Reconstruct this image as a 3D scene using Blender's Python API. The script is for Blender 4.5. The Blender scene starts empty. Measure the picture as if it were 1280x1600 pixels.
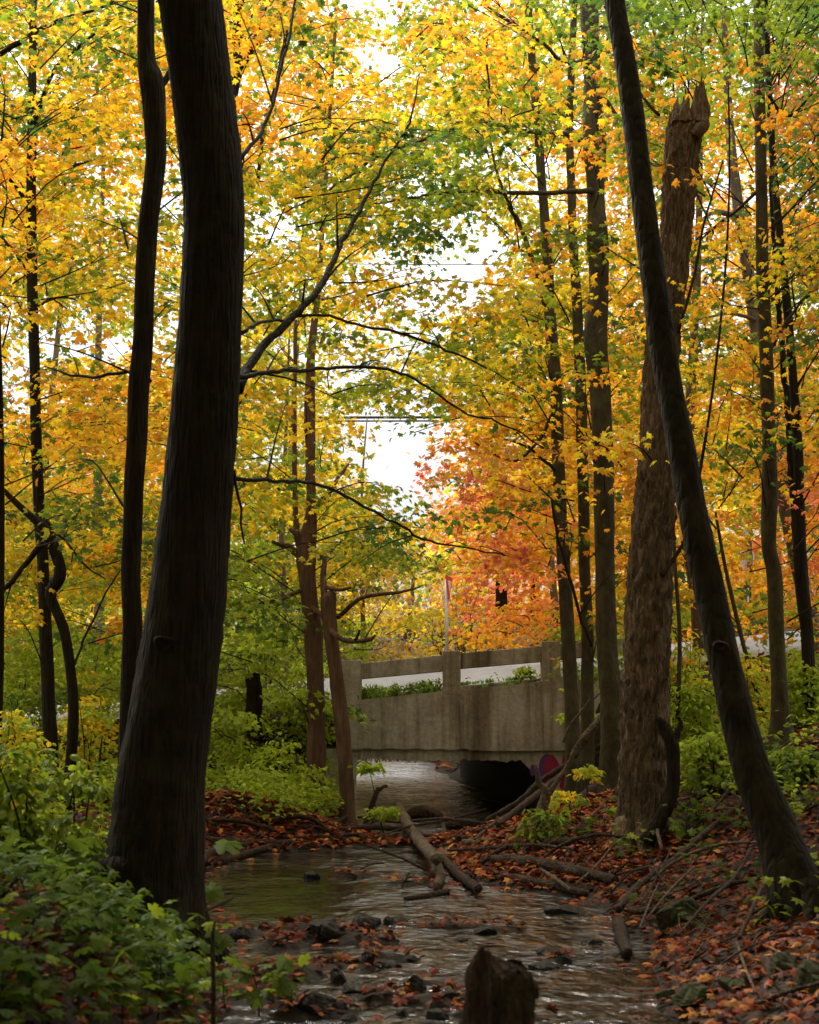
import bpy, math, random
import numpy as np

SC = bpy.context.scene
COL = SC.collection
R = math.radians

# ------------------------------------------------------------------ camera, sky, sun, exposure
F_PX, PITCH, CAM_H = 2222.2, math.atan(320 / 2222.2), 1.5
cd = bpy.data.cameras.new('camera')
cam = bpy.data.objects.new('camera', cd)
COL.objects.link(cam)
cd.sensor_fit = 'VERTICAL'
cd.sensor_height = 36.0
cd.lens = 50.0
cd.clip_end = 3000
cd.dof.use_dof = True
cd.dof.focus_distance = 19.0
cd.dof.aperture_fstop = 4.0
cam.location = (0, 0, CAM_H)
cam.rotation_euler = (math.pi / 2 + PITCH, 0, 0)
SC.camera = cam

SUN_EL, SUN_AZ = 52.0, -35.0            # azimuth from +Y (view direction), to the left
w = bpy.data.worlds.new('World')
SC.world = w
w.use_nodes = True
nt = w.node_tree
nt.nodes.clear()
sky = nt.nodes.new('ShaderNodeTexSky')
sky.sky_type = 'NISHITA'
sky.sun_disc = False
sky.sun_elevation = R(SUN_EL)
sky.sun_rotation = R(SUN_AZ)
sky.dust_density = 4.0
sky.air_density = 1.0
hs = nt.nodes.new('ShaderNodeHueSaturation')
hs.inputs['Saturation'].default_value = 0.22
bg = nt.nodes.new('ShaderNodeBackground')
bg.inputs['Strength'].default_value = 0.15
wo = nt.nodes.new('ShaderNodeOutputWorld')
nt.links.new(sky.outputs[0], hs.inputs['Color'])
# overcast: a bright cloud deck, brightest overhead, over most of the clear sky
tcw = nt.nodes.new('ShaderNodeTexCoord')
sxw = nt.nodes.new('ShaderNodeSeparateXYZ')
nt.links.new(tcw.outputs['Generated'], sxw.inputs[0])
gw = nt.nodes.new('ShaderNodeMapRange')
gw.inputs['From Min'].default_value = 0.0
gw.inputs['From Max'].default_value = 1.0
gw.inputs['To Min'].default_value = 0.35
gw.inputs['To Max'].default_value = 6.6
nt.links.new(sxw.outputs['Z'], gw.inputs['Value'])
nzw = nt.nodes.new('ShaderNodeTexNoise')
nzw.inputs['Scale'].default_value = 5.0
nzw.inputs['Detail'].default_value = 6.0
nt.links.new(tcw.outputs['Generated'], nzw.inputs['Vector'])
nrw = nt.nodes.new('ShaderNodeMapRange')
nrw.inputs['To Min'].default_value = 0.7
nrw.inputs['To Max'].default_value = 1.3
nt.links.new(nzw.outputs['Fac'], nrw.inputs['Value'])
mw = nt.nodes.new('ShaderNodeMath')
mw.operation = 'MULTIPLY'
nt.links.new(gw.outputs[0], mw.inputs[0])
nt.links.new(nrw.outputs[0], mw.inputs[1])
cw = nt.nodes.new('ShaderNodeVectorMath')
cw.operation = 'SCALE'
cw.inputs[0].default_value = (0.92, 0.97, 1.0)
nt.links.new(mw.outputs[0], cw.inputs['Scale'])
mxw = nt.nodes.new('ShaderNodeMix')
mxw.data_type = 'RGBA'
mxw.inputs['Factor'].default_value = 0.93
nt.links.new(hs.outputs[0], mxw.inputs['A'])
nt.links.new(cw.outputs[0], mxw.inputs['B'])
nt.links.new(mxw.outputs['Result'], bg.inputs['Color'])
nt.links.new(bg.outputs[0], wo.inputs['Surface'])

sl = bpy.data.lights.new('sun', 'SUN')
sl.energy = 1.5
sl.angle = R(14)
sl.color = (1.0, 0.95, 0.86)
sun = bpy.data.objects.new('sun', sl)
COL.objects.link(sun)
sun.rotation_euler = (R(90 - SUN_EL), 0, R(180 - SUN_AZ))

SC.view_settings.view_transform = 'Standard'
SC.view_settings.look = 'None'
SC.view_settings.gamma = 1.0
SC.view_settings.exposure = 2.05
SC.cycles.use_denoising = True
SC.cycles.max_bounces = 8
SC.cycles.diffuse_bounces = 4
SC.cycles.glossy_bounces = 3
SC.cycles.transmission_bounces = 6
SC.cycles.sample_clamp_indirect = 6.0

rng = np.random.default_rng(11)
random.seed(5)
cp, sp_ = math.cos(PITCH), math.sin(PITCH)


def ray(px, py):
    cx, cy = (px - 640) / F_PX, (800 - py) / F_PX
    return np.array([cx, cp - sp_ * cy, sp_ + cp * cy])


def W(px, py, d):
    v = ray(px, py)
    return np.array([0, 0, CAM_H]) + v * (d / v[1])


def proj(P):
    P = np.atleast_2d(P)
    z = P[:, 2] - CAM_H
    f = P[:, 1] * cp + z * sp_
    u = -P[:, 1] * sp_ + z * cp
    f = np.maximum(f, 0.05)
    return 640 + F_PX * P[:, 0] / f, 800 - F_PX * u / f


# ------------------------------------------------------------------ mesh helpers
class MB:
    def __init__(self):
        self.V, self.F, self.C, self.n = [], [], [], 0

    def add(self, V, Fs, mat=0, col=None, smooth=False):
        V = np.asarray(V, float)
        if not isinstance(Fs, list):
            Fs = [Fs]
        for f in Fs:
            f = np.asarray(f, np.int64)
            if f.ndim == 1:
                f = f[None]
            self.F.append((f + self.n, mat, smooth))
        self.V.append(V)
        self.C.append(np.broadcast_to(np.asarray(col if col is not None else (0.5, 0.5, 0.5), float), (len(V), 3)))
        self.n += len(V)

    def build(self, name, mats, parent=None, base=None, color=False):
        me = bpy.data.meshes.new(name)
        V = np.concatenate(self.V)
        if base is not None:
            V = V - np.asarray(base)
        idx = np.concatenate([f.ravel() for f, _, _ in self.F])
        tot = np.concatenate([np.full(len(f), f.shape[1]) for f, _, _ in self.F])
        mi = np.concatenate([np.full(len(f), m) for f, m, _ in self.F])
        sm = np.concatenate([np.full(len(f), s) for f, _, s in self.F])
        me.vertices.add(len(V))
        me.vertices.foreach_set('co', V.ravel().astype(np.float32))
        me.loops.add(len(idx))
        me.loops.foreach_set('vertex_index', idx.astype(np.int32))
        me.polygons.add(len(tot))
        me.polygons.foreach_set('loop_start', np.concatenate([[0], np.cumsum(tot)[:-1]]).astype(np.int32))
        me.polygons.foreach_set('material_index', mi.astype(np.int32))
        me.polygons.foreach_set('use_smooth', sm.astype(bool))
        if color:
            ca = me.color_attributes.new('leaf_color', 'FLOAT_COLOR', 'POINT')
            c4 = np.ones((len(V), 4), np.float32)
            c4[:, :3] = np.concatenate(self.C)
            ca.data.foreach_set('color', c4.ravel())
        me.update(calc_edges=True)
        for m in (mats if isinstance(mats, (list, tuple)) else [mats]):
            me.materials.append(m)
        o = bpy.data.objects.new(name, me)
        COL.objects.link(o)
        if parent is not None:
            o.parent = parent
        elif base is not None:
            o.location = base
        return o


def tag(o, label=None, cat=None, group=None, kind=None):
    if label: o['label'] = label
    if cat: o['category'] = cat
    if group: o['group'] = group
    if kind: o['kind'] = kind
    return o


def thing(name, base, label, cat, group=None):
    o = bpy.data.objects.new(name, None)
    COL.objects.link(o)
    o.location = base
    o.empty_display_size = 0.2
    return tag(o, label, cat, group)


def copy_tree(o, parent=None):
    c = o.copy()
    COL.objects.link(c)
    c.parent = parent
    for ch in list(o.children):
        copy_tree(ch, c)
    return c


def catmull(P, n):
    P = np.asarray(P, float)
    if len(P) < 3:
        t = np.linspace(0, 1, n)[:, None]
        return P[0] * (1 - t) + P[-1] * t
    Q = np.vstack([2 * P[0] - P[1], P, 2 * P[-1] - P[-2]])
    s = np.linspace(0, len(P) - 1 - 1e-6, n)
    i = s.astype(int)
    t = (s - i)[:, None]
    a, b, c, d = Q[i], Q[i + 1], Q[i + 2], Q[i + 3]
    return 0.5 * (2 * b + (c - a) * t + (2 * a - 5 * b + 4 * c - d) * t ** 2 + (3 * b - a - 3 * c + d) * t ** 3)


def tube(P, rad, sides=10, rough=0.0, seed=0, cap=True, ridges=0, ridge_amp=0.0):
    """P (n,3), rad (n,)"""
    P = np.asarray(P, float)
    n = len(P)
    rad = np.broadcast_to(np.asarray(rad, float), (n,))
    T = np.gradient(P, axis=0)
    T /= np.linalg.norm(T, axis=1, keepdims=True) + 1e-9
    ref = np.array([0, 1.0, 0]) if abs(T[0][1]) < 0.8 else np.array([1.0, 0, 0])
    U = np.empty_like(P)
    u = ref - T[0] * ref.dot(T[0])
    for k in range(n):
        u = u - T[k] * u.dot(T[k])
        u /= np.linalg.norm(u) + 1e-9
        U[k] = u
    Vv = np.cross(T, U)
    a = np.linspace(0, 2 * math.pi, sides, endpoint=False)
    r = np.ones((n, sides)) * rad[:, None]
    if rough > 0:
        g = np.random.default_rng(seed + 3)
        s = np.concatenate([[0], np.cumsum(np.linalg.norm(np.diff(P, axis=0), axis=1))])[:, None]
        L = max(rad.max() * 4, 0.05)
        m = np.zeros((n, sides))
        for q in range(6):
            f1, k, ph, p2 = g.uniform(0.6, 2.5 + q) / L, g.integers(1, 4 + q), g.uniform(0, 7), g.uniform(0, 7)
            m += np.sin(s * f1 * 2 + ph + 1.5 * np.sin(a[None] + p2)) * np.cos(k * a[None] + p2) / (q * 0.5 + 1)
        r = r * (1 + rough * m)
    if ridges:
        g = np.random.default_rng(seed + 9)
        s = np.concatenate([[0], np.cumsum(np.linalg.norm(np.diff(P, axis=0), axis=1))])[:, None]
        wob = 0.8 * np.sin(s * 5.1 + g.uniform(0, 6)) + 0.5 * np.sin(s * 11.7 + 1.3)
        brk = 0.6 + 0.4 * np.sin(s * 11 + 5 * np.sin(a[None] * 3 + s * 1.7) + 3 * np.sin(a[None] * 7 - s * 3.1))
        rr = np.abs(np.sin(a[None] * ridges / 2 + wob)) * brk + g.normal(0, 0.18, (n, sides))
        r = r * (1 + ridge_amp * (rr - 0.5))
    V = P[:, None] + r[..., None] * (np.cos(a)[None, :, None] * U[:, None] + np.sin(a)[None, :, None] * Vv[:, None])
    V = V.reshape(-1, 3)
    i = np.arange(n - 1)[:, None] * sides
    j = np.arange(sides)[None]
    j2 = (j + 1) % sides
    Fq = np.stack([i + j, i + j2, i + sides + j2, i + sides + j], -1).reshape(-1, 4)
    Fs = [Fq]
    if cap:
        Fs += [np.arange(sides)[::-1][None], (np.arange(sides) + (n - 1) * sides)[None]]
    return V, Fs


def box(mb, x0, x1, y0, y1, z0, z1, mat=0):
    V = [(x, y, z) for z in (z0, z1) for y in (y0, y1) for x in (x0, x1)]
    hexa(mb, V, mat)


def hexa(mb, V, mat=0):
    mb.add(V, np.array([(0, 2, 3, 1), (4, 5, 7, 6), (0, 1, 5, 4), (2, 6, 7, 3), (0, 4, 6, 2), (1, 3, 7, 5)]), mat)


# leaf outlines: centre vertex first, then the rim
def leaf_template(kind):
    if kind == 'maple':
        rim = [(0, 1.0), (0.13, 0.60), (0.46, 0.72), (0.36, 0.36), (0.56, 0.16), (0.20, 0.02), (0, 0.10)]
    elif kind == 'fine':
        rim = [(0, 1.0), (0.07, 0.86), (0.17, 0.84), (0.13, 0.62), (0.30, 0.76), (0.33, 0.86), (0.50, 0.72), (0.58, 0.62),
               (0.44, 0.50), (0.38, 0.38), (0.52, 0.34), (0.64, 0.20), (0.50, 0.10), (0.30, 0.02), (0.12, -0.06), (0, 0.06)]
    elif kind == 'oval':
        rim = [(0, 1.0), (0.16, 0.82), (0.29, 0.55), (0.29, 0.32), (0.18, 0.10), (0, 0)]
    else:
        rim = [(0, 1.0), (0.40, 0.66), (0.22, 0.40), (0.42, 0.10), (0, 0)]
    full = rim + [(-x, y) for x, y in rim[-2:0:-1]]
    V = np.array([(0, 0.38, 0.05)] + [(x, y, -0.10 * abs(x) - 0.16 * max(0, y - 0.4) ** 1.5) for x, y in full])
    k = len(full)
    Fc = np.array([(0, 1 + (i + 1) % k, 1 + i) for i in range(k)])
    return V, Fc


LEAF = {k: leaf_template(k) for k in ('maple', 'fine', 'oval', 'far')}


def add_leaves(mb, kind, pos, yaw, pitch, roll, size, col, mat=0):
    T, Fc = LEAF[kind]
    N = len(pos)
    if N == 0:
        return
    size = np.broadcast_to(size, (N,))
    cy_, sy_ = np.cos(yaw), np.sin(yaw)
    cq, sq = np.cos(pitch), np.sin(pitch)
    cr, sr = np.cos(roll), np.sin(roll)
    d = np.stack([cy_ * cq, sy_ * cq, sq], -1)                  # tip direction
    s0 = np.stack([-sy_, cy_, np.zeros(N)], -1)
    n0 = np.cross(s0, d) * -1
    n0 = np.where(n0[:, 2:3] < 0, -n0, n0)
    s = s0 * cr[:, None] + n0 * sr[:, None]
    n = n0 * cr[:, None] - s0 * sr[:, None]
    wid = np.random.default_rng(N).uniform(0.8, 1.2, N)
    V = pos[:, None] + size[:, None, None] * (T[None, :, 0:1] * s[:, None] * wid[:, None, None] + T[None, :, 1:2] * d[:, None] + T[None, :, 2:3] * n[:, None] * 1.6)
    k = len(T)
    Fa = (Fc[None] + (np.arange(N) * k)[:, None, None]).reshape(-1, 3)
    mb.add(V.reshape(-1, 3), Fa, mat, np.repeat(col, k, axis=0))


# ------------------------------------------------------------------ materials
def mat(name):
    m = bpy.data.materials.new(name)
    m.use_nodes = True
    m.node_tree.nodes.clear()
    return m, m.node_tree.nodes, m.node_tree.links


def N_(nodes, t, **kw):
    n = nodes.new(t)
    for k, v in kw.items():
        if k in n.inputs:
            n.inputs[k].default_value = v
        else:
            setattr(n, k, v)
    return n


def ramp(nodes, stops, interp='LINEAR'):
    r = nodes.new('ShaderNodeValToRGB')
    r.color_ramp.interpolation = interp
    e = r.color_ramp.elements
    while len(e) < len(stops):
        e.new(0.5)
    for q, (p, c) in zip(e, stops):
        q.position = p
        q.color = (*c, 1)
    return r


def leaf_mat(name, trans=0.5, gloss=0.05):
    m, n, l = mat(name)
    at = N_(n, 'ShaderNodeAttribute', attribute_name='leaf_color')
    d = n.new('ShaderNodeBsdfDiffuse')
    t = n.new('ShaderNodeBsdfTranslucent')
    g = N_(n, 'ShaderNodeBsdfGlossy', Roughness=0.45)
    mx = N_(n, 'ShaderNodeMixShader', Fac=trans)
    m2 = N_(n, 'ShaderNodeMixShader', Fac=gloss)
    o = n.new('ShaderNodeOutputMaterial')
    l.new(at.outputs['Color'], d.inputs['Color'])
    l.new(at.outputs['Color'], t.inputs['Color'])
    l.new(d.outputs[0], mx.inputs[1])
    l.new(t.outputs[0], mx.inputs[2])
    l.new(mx.outputs[0], m2.inputs[1])
    l.new(g.outputs[0], m2.inputs[2])
    l.new(m2.outputs[0], o.inputs['Surface'])
    return m


def bark_mat(name, c0, c1, c2, scale=9.0, stretch=0.12, bump=0.8, rings=0.0, moss=None, rough=0.9):
    m, n, l = mat(name)
    tc = n.new('ShaderNodeTexCoord')
    mp = n.new('ShaderNodeMapping')
    mp.inputs['Scale'].default_value = (1, 1, stretch)
    l.new(tc.outputs['Object'], mp.inputs['Vector'])
    n1 = N_(n, 'ShaderNodeTexNoise', Scale=scale * 2.4, Detail=6.0, Roughness=0.62, Distortion=0.6)
    l.new(mp.outputs[0], n1.inputs['Vector'])
    v1 = N_(n, 'ShaderNodeTexVoronoi', Scale=scale * 3.2)
    v1.feature = 'DISTANCE_TO_EDGE'
    l.new(mp.outputs[0], v1.inputs['Vector'])
    big = N_(n, 'ShaderNodeTexNoise', Scale=2.3, Detail=4.0)
    l.new(tc.outputs['Object'], big.inputs['Vector'])
    r1 = ramp(n, [(0.25, c0), (0.5, c1), (0.78, c2)])
    l.new(n1.outputs['Fac'], r1.inputs['Fac'])
    r2 = ramp(n, [(0.35, (0.72, 0.68, 0.62)), (0.7, (1.1, 1.05, 0.95))])
    l.new(big.outputs['Fac'], r2.inputs['Fac'])
    mul = N_(n, 'ShaderNodeMix', data_type='RGBA', blend_type='MULTIPLY')
    mul.inputs['Factor'].default_value = 1.0
    l.new(r1.outputs[0], mul.inputs['A'])
    l.new(r2.outputs[0], mul.inputs['B'])
    colr = mul.outputs['Result']
    if moss:
        n3 = N_(n, 'ShaderNodeTexNoise', Scale=3.4, Detail=5.0, Roughness=0.7)
        l.new(tc.outputs['Object'], n3.inputs['Vector'])
        r3 = ramp(n, [(0.48, (0, 0, 0)), (0.66, (0.8, 0.8, 0.8))])
        l.new(n3.outputs['Fac'], r3.inputs['Fac'])
        mm = N_(n, 'ShaderNodeMix', data_type='RGBA')
        l.new(r3.outputs[0], mm.inputs['Factor'])
        l.new(colr, mm.inputs['A'])
        mm.inputs['B'].default_value = (*moss, 1)
        colr = mm.outputs['Result']
    hsum = N_(n, 'ShaderNodeMath', operation='ADD')
    l.new(n1.outputs['Fac'], hsum.inputs[0])
    vr = ramp(n, [(0.0, (0, 0, 0)), (0.25, (0.5, 0.5, 0.5))])
    l.new(v1.outputs['Distance'], vr.inputs['Fac'])
    l.new(vr.outputs[0], hsum.inputs[1])
    b = N_(n, 'ShaderNodeBump', Strength=bump, Distance=0.02)
    l.new(hsum.outputs[0], b.inputs['Height'])
    p = N_(n, 'ShaderNodeBsdfPrincipled', Roughness=rough)
    p.inputs['Specular IOR Level'].default_value = 0.12
    l.new(colr, p.inputs['Base Color'])
    l.new(b.outputs[0], p.inputs['Normal'])
    o = n.new('ShaderNodeOutputMaterial')
    l.new(p.outputs[0], o.inputs['Surface'])
    return m


def simple_mat(name, c, rough=0.6, metal=0.0, c2=None, scale=20.0):
    m, n, l = mat(name)
    p = N_(n, 'ShaderNodeBsdfPrincipled', Roughness=rough, Metallic=metal)
    tc = n.new('ShaderNodeTexCoord')
    nz = N_(n, 'ShaderNodeTexNoise', Scale=scale, Detail=5.0)
    l.new(tc.outputs['Object'], nz.inputs['Vector'])
    r = ramp(n, [(0.3, c), (0.7, c2 or tuple(x * 1.25 for x in c))])
    l.new(nz.outputs['Fac'], r.inputs['Fac'])
    l.new(r.outputs[0], p.inputs['Base Color'])
    o = n.new('ShaderNodeOutputMaterial')
    l.new(p.outputs[0], o.inputs['Surface'])
    return m


def concrete_mat(name, streak=1.0):
    m, n, l = mat(name)
    tc = n.new('ShaderNodeTexCoord')
    mp = n.new('ShaderNodeMapping')
    mp.inputs['Scale'].default_value = (1, 1, 0.06)
    l.new(tc.outputs['Object'], mp.inputs['Vector'])
    st = N_(n, 'ShaderNodeTexNoise', Scale=4.2, Detail=6.0, Roughness=0.65)
    l.new(mp.outputs[0], st.inputs['Vector'])
    gr = N_(n, 'ShaderNodeTexNoise', Scale=14.0, Detail=8.0, Roughness=0.7)
    l.new(tc.outputs['Object'], gr.inputs['Vector'])
    r1 = ramp(n, [(0.3, (0.31, 0.275, 0.215)), (0.55, (0.45, 0.405, 0.325)), (0.8, (0.58, 0.53, 0.44))])
    l.new(gr.outputs['Fac'], r1.inputs['Fac'])
    r2 = ramp(n, [(0.34, (0.40, 0.34, 0.25)), (0.46, (0.80, 0.77, 0.70)), (0.56, (1.0, 1.0, 1.0))])
    l.new(st.outputs['Fac'], r2.inputs['Fac'])
    mul = N_(n, 'ShaderNodeMix', data_type='RGBA', blend_type='MULTIPLY')
    mul.inputs['Factor'].default_value = streak
    l.new(r1.outputs[0], mul.inputs['A'])
    l.new(r2.outputs[0], mul.inputs['B'])
    # one broad dark water stain below the middle posts and blotchy algae
    sx = n.new('ShaderNodeSeparateXYZ')
    l.new(tc.outputs['Object'], sx.inputs[0])
    bl = N_(n, 'ShaderNodeTexNoise', Scale=1.7, Detail=7.0, Roughness=0.75, Distortion=0.4)
    l.new(tc.outputs['Object'], bl.inputs['Vector'])
    ab_ = N_(n, 'ShaderNodeMath', operation='ADD')
    ab_.inputs[1].default_value = -0.22
    l.new(sx.outputs['X'], ab_.inputs[0])
    aa = N_(n, 'ShaderNodeMath', operation='ABSOLUTE')
    l.new(ab_.outputs[0], aa.inputs[0])
    ad = N_(n, 'ShaderNodeMath', operation='MULTIPLY_ADD')
    l.new(st.outputs['Fac'], ad.inputs[0])
    ad.inputs[1].default_value = 0.9
    l.new(aa.outputs[0], ad.inputs[2])
    rs = ramp(n, [(0.55, (0.50, 0.45, 0.37)), (0.82, (1, 1, 1))])
    l.new(ad.outputs[0], rs.inputs['Fac'])
    rb = ramp(n, [(0.36, (0.74, 0.72, 0.64)), (0.58, (1.08, 1.07, 1.04))])
    l.new(bl.outputs['Fac'], rb.inputs['Fac'])
    m1 = N_(n, 'ShaderNodeMix', data_type='RGBA', blend_type='MULTIPLY')
    m1.inputs['Factor'].default_value = 1.0
    l.new(rs.outputs[0], m1.inputs['A'])
    l.new(rb.outputs[0], m1.inputs['B'])
    m2 = N_(n, 'ShaderNodeMix', data_type='RGBA', blend_type='MULTIPLY')
    m2.inputs['Factor'].default_value = 1.0
    l.new(mul.outputs['Result'], m2.inputs['A'])
    l.new(m1.outputs['Result'], m2.inputs['B'])
    mul = m2
    b = N_(n, 'ShaderNodeBump', Strength=0.9, Distance=0.02)
    l.new(gr.outputs['Fac'], b.inputs['Height'])
    p = N_(n, 'ShaderNodeBsdfPrincipled', Roughness=0.9)
    l.new(mul.outputs['Result'], p.inputs['Base Color'])
    l.new(b.outputs[0], p.inputs['Normal'])
    o = n.new('ShaderNodeOutputMaterial')
    l.new(p.outputs[0], o.inputs['Surface'])
    return m


def ground_mat():
    m, n, l = mat('forest_soil')
    tc = n.new('ShaderNodeTexCoord')
    a = N_(n, 'ShaderNodeTexNoise', Scale=1.3, Detail=8.0, Roughness=0.7)
    b_ = N_(n, 'ShaderNodeTexNoise', Scale=22.0, Detail=6.0, Roughness=0.7)
    v = N_(n, 'ShaderNodeTexVoronoi', Scale=13.0)
    for q in (a, b_, v):
        l.new(tc.outputs['Object'], q.inputs['Vector'])
    r = ramp(n, [(0.3, (0.012, 0.007, 0.004)), (0.5, (0.032, 0.016, 0.008)), (0.72, (0.060, 0.026, 0.011))])
    l.new(b_.outputs['Fac'], r.inputs['Fac'])
    r2 = ramp(n, [(0.45, (0.04, 0.022, 0.010)), (0.62, (0.035, 0.045, 0.012))])
    l.new(a.outputs['Fac'], r2.inputs['Fac'])
    mx = N_(n, 'ShaderNodeMix', data_type='RGBA')
    mx.inputs['Factor'].default_value = 0.35
    l.new(r.outputs[0], mx.inputs['A'])
    l.new(r2.outputs[0], mx.inputs['B'])
    bp = N_(n, 'ShaderNodeBump', Strength=1.0, Distance=0.05)
    l.new(b_.outputs['Fac'], bp.inputs['Height'])
    p = N_(n, 'ShaderNodeBsdfPrincipled', Roughness=0.95)
    l.new(mx.outputs['Result'], p.inputs['Base Color'])
    l.new(bp.outputs[0], p.inputs['Normal'])
    o = n.new('ShaderNodeOutputMaterial')
    l.new(p.outputs[0], o.inputs['Surface'])
    return m


def water_mat():
    m, n, l = mat('stream_water')
    tc = n.new('ShaderNodeTexCoord')
    mp = n.new('ShaderNodeMapping')
    mp.inputs['Scale'].default_value = (1.0, 0.75, 1)
    l.new(tc.outputs['Object'], mp.inputs['Vector'])
    a = N_(n, 'ShaderNodeTexNoise', Scale=6.0, Detail=5.0, Roughness=0.55, Distortion=1.2)
    b_ = N_(n, 'ShaderNodeTexNoise', Scale=2.2, Detail=3.0, Roughness=0.5)
    c = N_(n, 'ShaderNodeTexNoise', Scale=0.55, Detail=1.0)
    for q in (a, b_):
        l.new(mp.outputs[0], q.inputs['Vector'])
    # ripple strength: calm in the pool (about x -1.2, y 13), lively in the riffle
    vm = N_(n, 'ShaderNodeVectorMath', operation='SUBTRACT')
    l.new(tc.outputs['Object'], vm.inputs[0])
    vm.inputs[1].default_value = (-1.15, 13.2, 0)
    vs = N_(n, 'ShaderNodeVectorMath', operation='MULTIPLY')
    l.new(vm.outputs[0], vs.inputs[0])
    vs.inputs[1].default_value = (0.75, 0.33, 0)
    ln = N_(n, 'ShaderNodeVectorMath', operation='LENGTH')
    l.new(vs.outputs[0], ln.inputs[0])
    mr = N_(n, 'ShaderNodeMapRange')
    mr.inputs['From Min'].default_value = 0.5
    mr.inputs['From Max'].default_value = 1.5
    mr.inputs['To Min'].default_value = 0.24
    mr.inputs['To Max'].default_value = 1.0
    l.new(ln.outputs['Value'], mr.inputs['Value'])
    ad = N_(n, 'ShaderNodeMath', operation='MULTIPLY_ADD')
    l.new(b_.outputs['Fac'], ad.inputs[0])
    ad.inputs[1].default_value = 1.6
    l.new(a.outputs['Fac'], ad.inputs[2])
    bp = N_(n, 'ShaderNodeBump', Distance=0.075)
    l.new(tc.outputs['Object'], c.inputs['Vector'])
    c.inputs['Scale'].default_value = 0.9
    cr = N_(n, 'ShaderNodeMapRange')
    cr.inputs['From Min'].default_value = 0.35
    cr.inputs['From Max'].default_value = 0.65
    cr.inputs['To Min'].default_value = 0.35
    cr.inputs['To Max'].default_value = 1.25
    l.new(c.outputs['Fac'], cr.inputs['Value'])
    cmul = N_(n, 'ShaderNodeMath', operation='MULTIPLY')
    l.new(mr.outputs[0], cmul.inputs[0])
    l.new(cr.outputs[0], cmul.inputs[1])
    l.new(cmul.outputs[0], bp.inputs['Strength'])
    l.new(ad.outputs[0], bp.inputs['Height'])
    p = N_(n, 'ShaderNodeBsdfPrincipled', Roughness=0.06)
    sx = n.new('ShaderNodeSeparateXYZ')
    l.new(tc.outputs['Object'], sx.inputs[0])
    fy = N_(n, 'ShaderNodeMapRange')  # white foam colour, also painting in the bright sky reflection under the bridge
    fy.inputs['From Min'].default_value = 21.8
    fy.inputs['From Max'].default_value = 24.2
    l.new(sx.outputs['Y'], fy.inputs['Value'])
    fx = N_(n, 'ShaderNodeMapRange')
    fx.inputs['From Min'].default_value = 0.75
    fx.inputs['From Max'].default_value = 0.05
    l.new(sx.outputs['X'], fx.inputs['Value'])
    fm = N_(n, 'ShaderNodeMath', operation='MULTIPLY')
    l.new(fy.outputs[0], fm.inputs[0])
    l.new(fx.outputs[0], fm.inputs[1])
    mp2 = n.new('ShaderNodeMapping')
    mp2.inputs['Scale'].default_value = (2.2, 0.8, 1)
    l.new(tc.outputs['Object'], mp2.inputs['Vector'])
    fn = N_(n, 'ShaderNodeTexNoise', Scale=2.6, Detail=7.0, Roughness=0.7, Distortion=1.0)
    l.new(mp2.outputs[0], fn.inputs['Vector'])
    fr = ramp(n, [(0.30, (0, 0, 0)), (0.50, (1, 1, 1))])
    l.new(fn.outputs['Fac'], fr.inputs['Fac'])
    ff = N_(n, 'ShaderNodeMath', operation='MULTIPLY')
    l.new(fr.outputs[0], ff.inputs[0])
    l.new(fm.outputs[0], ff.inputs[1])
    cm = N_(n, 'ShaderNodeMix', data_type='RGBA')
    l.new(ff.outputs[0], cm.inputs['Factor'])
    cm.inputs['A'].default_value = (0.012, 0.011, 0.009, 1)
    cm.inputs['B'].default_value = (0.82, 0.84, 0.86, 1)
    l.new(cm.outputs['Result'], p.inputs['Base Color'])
    p.inputs['IOR'].default_value = 1.75
    p.inputs['Specular IOR Level'].default_value = 0.8
    l.new(bp.outputs[0], p.inputs['Normal'])
    o = n.new('ShaderNodeOutputMaterial')
    l.new(p.outputs[0], o.inputs['Surface'])
    return m


M = {}
M['leaf'] = leaf_mat('autumn_leaf', 0.58, 0.018)
M['leaf_low'] = leaf_mat('undergrowth_leaf', 0.5, 0.012)
M['litter'] = leaf_mat('fallen_leaf', 0.12, 0.02)
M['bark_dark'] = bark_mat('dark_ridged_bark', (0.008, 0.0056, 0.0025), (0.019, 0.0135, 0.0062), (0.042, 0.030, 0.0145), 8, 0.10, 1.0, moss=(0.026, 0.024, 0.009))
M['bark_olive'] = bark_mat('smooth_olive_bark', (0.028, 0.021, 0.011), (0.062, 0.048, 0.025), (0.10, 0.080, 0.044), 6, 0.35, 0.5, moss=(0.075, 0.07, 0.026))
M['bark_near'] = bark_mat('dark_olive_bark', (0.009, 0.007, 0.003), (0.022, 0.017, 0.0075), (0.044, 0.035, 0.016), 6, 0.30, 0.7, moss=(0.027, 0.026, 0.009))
M['bark_brown'] = bark_mat('peeling_brown_bark', (0.06, 0.034, 0.022), (0.13, 0.075, 0.046), (0.20, 0.125, 0.078), 7, 0.15, 0.8)
M['bark_snag'] = bark_mat('weathered_snag_bark', (0.045, 0.029, 0.017), (0.15, 0.10, 0.060), (0.29, 0.21, 0.13), 9, 0.25, 1.0)
M['stump'] = bark_mat('rotten_wood', (0.016, 0.009, 0.006), (0.060, 0.034, 0.020), (0.14, 0.085, 0.050), 12, 0.3, 1.2, moss=(0.05, 0.045, 0.015))
M['bark_far'] = bark_mat('greyish_bark', (0.07, 0.052, 0.038), (0.13, 0.10, 0.075), (0.2, 0.16, 0.12), 5, 0.2, 0.5)
M['twig'] = bark_mat('twig_bark', (0.018, 0.012, 0.008), (0.035, 0.024, 0.015), (0.055, 0.040, 0.026), 20, 0.3, 0.3)
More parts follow.
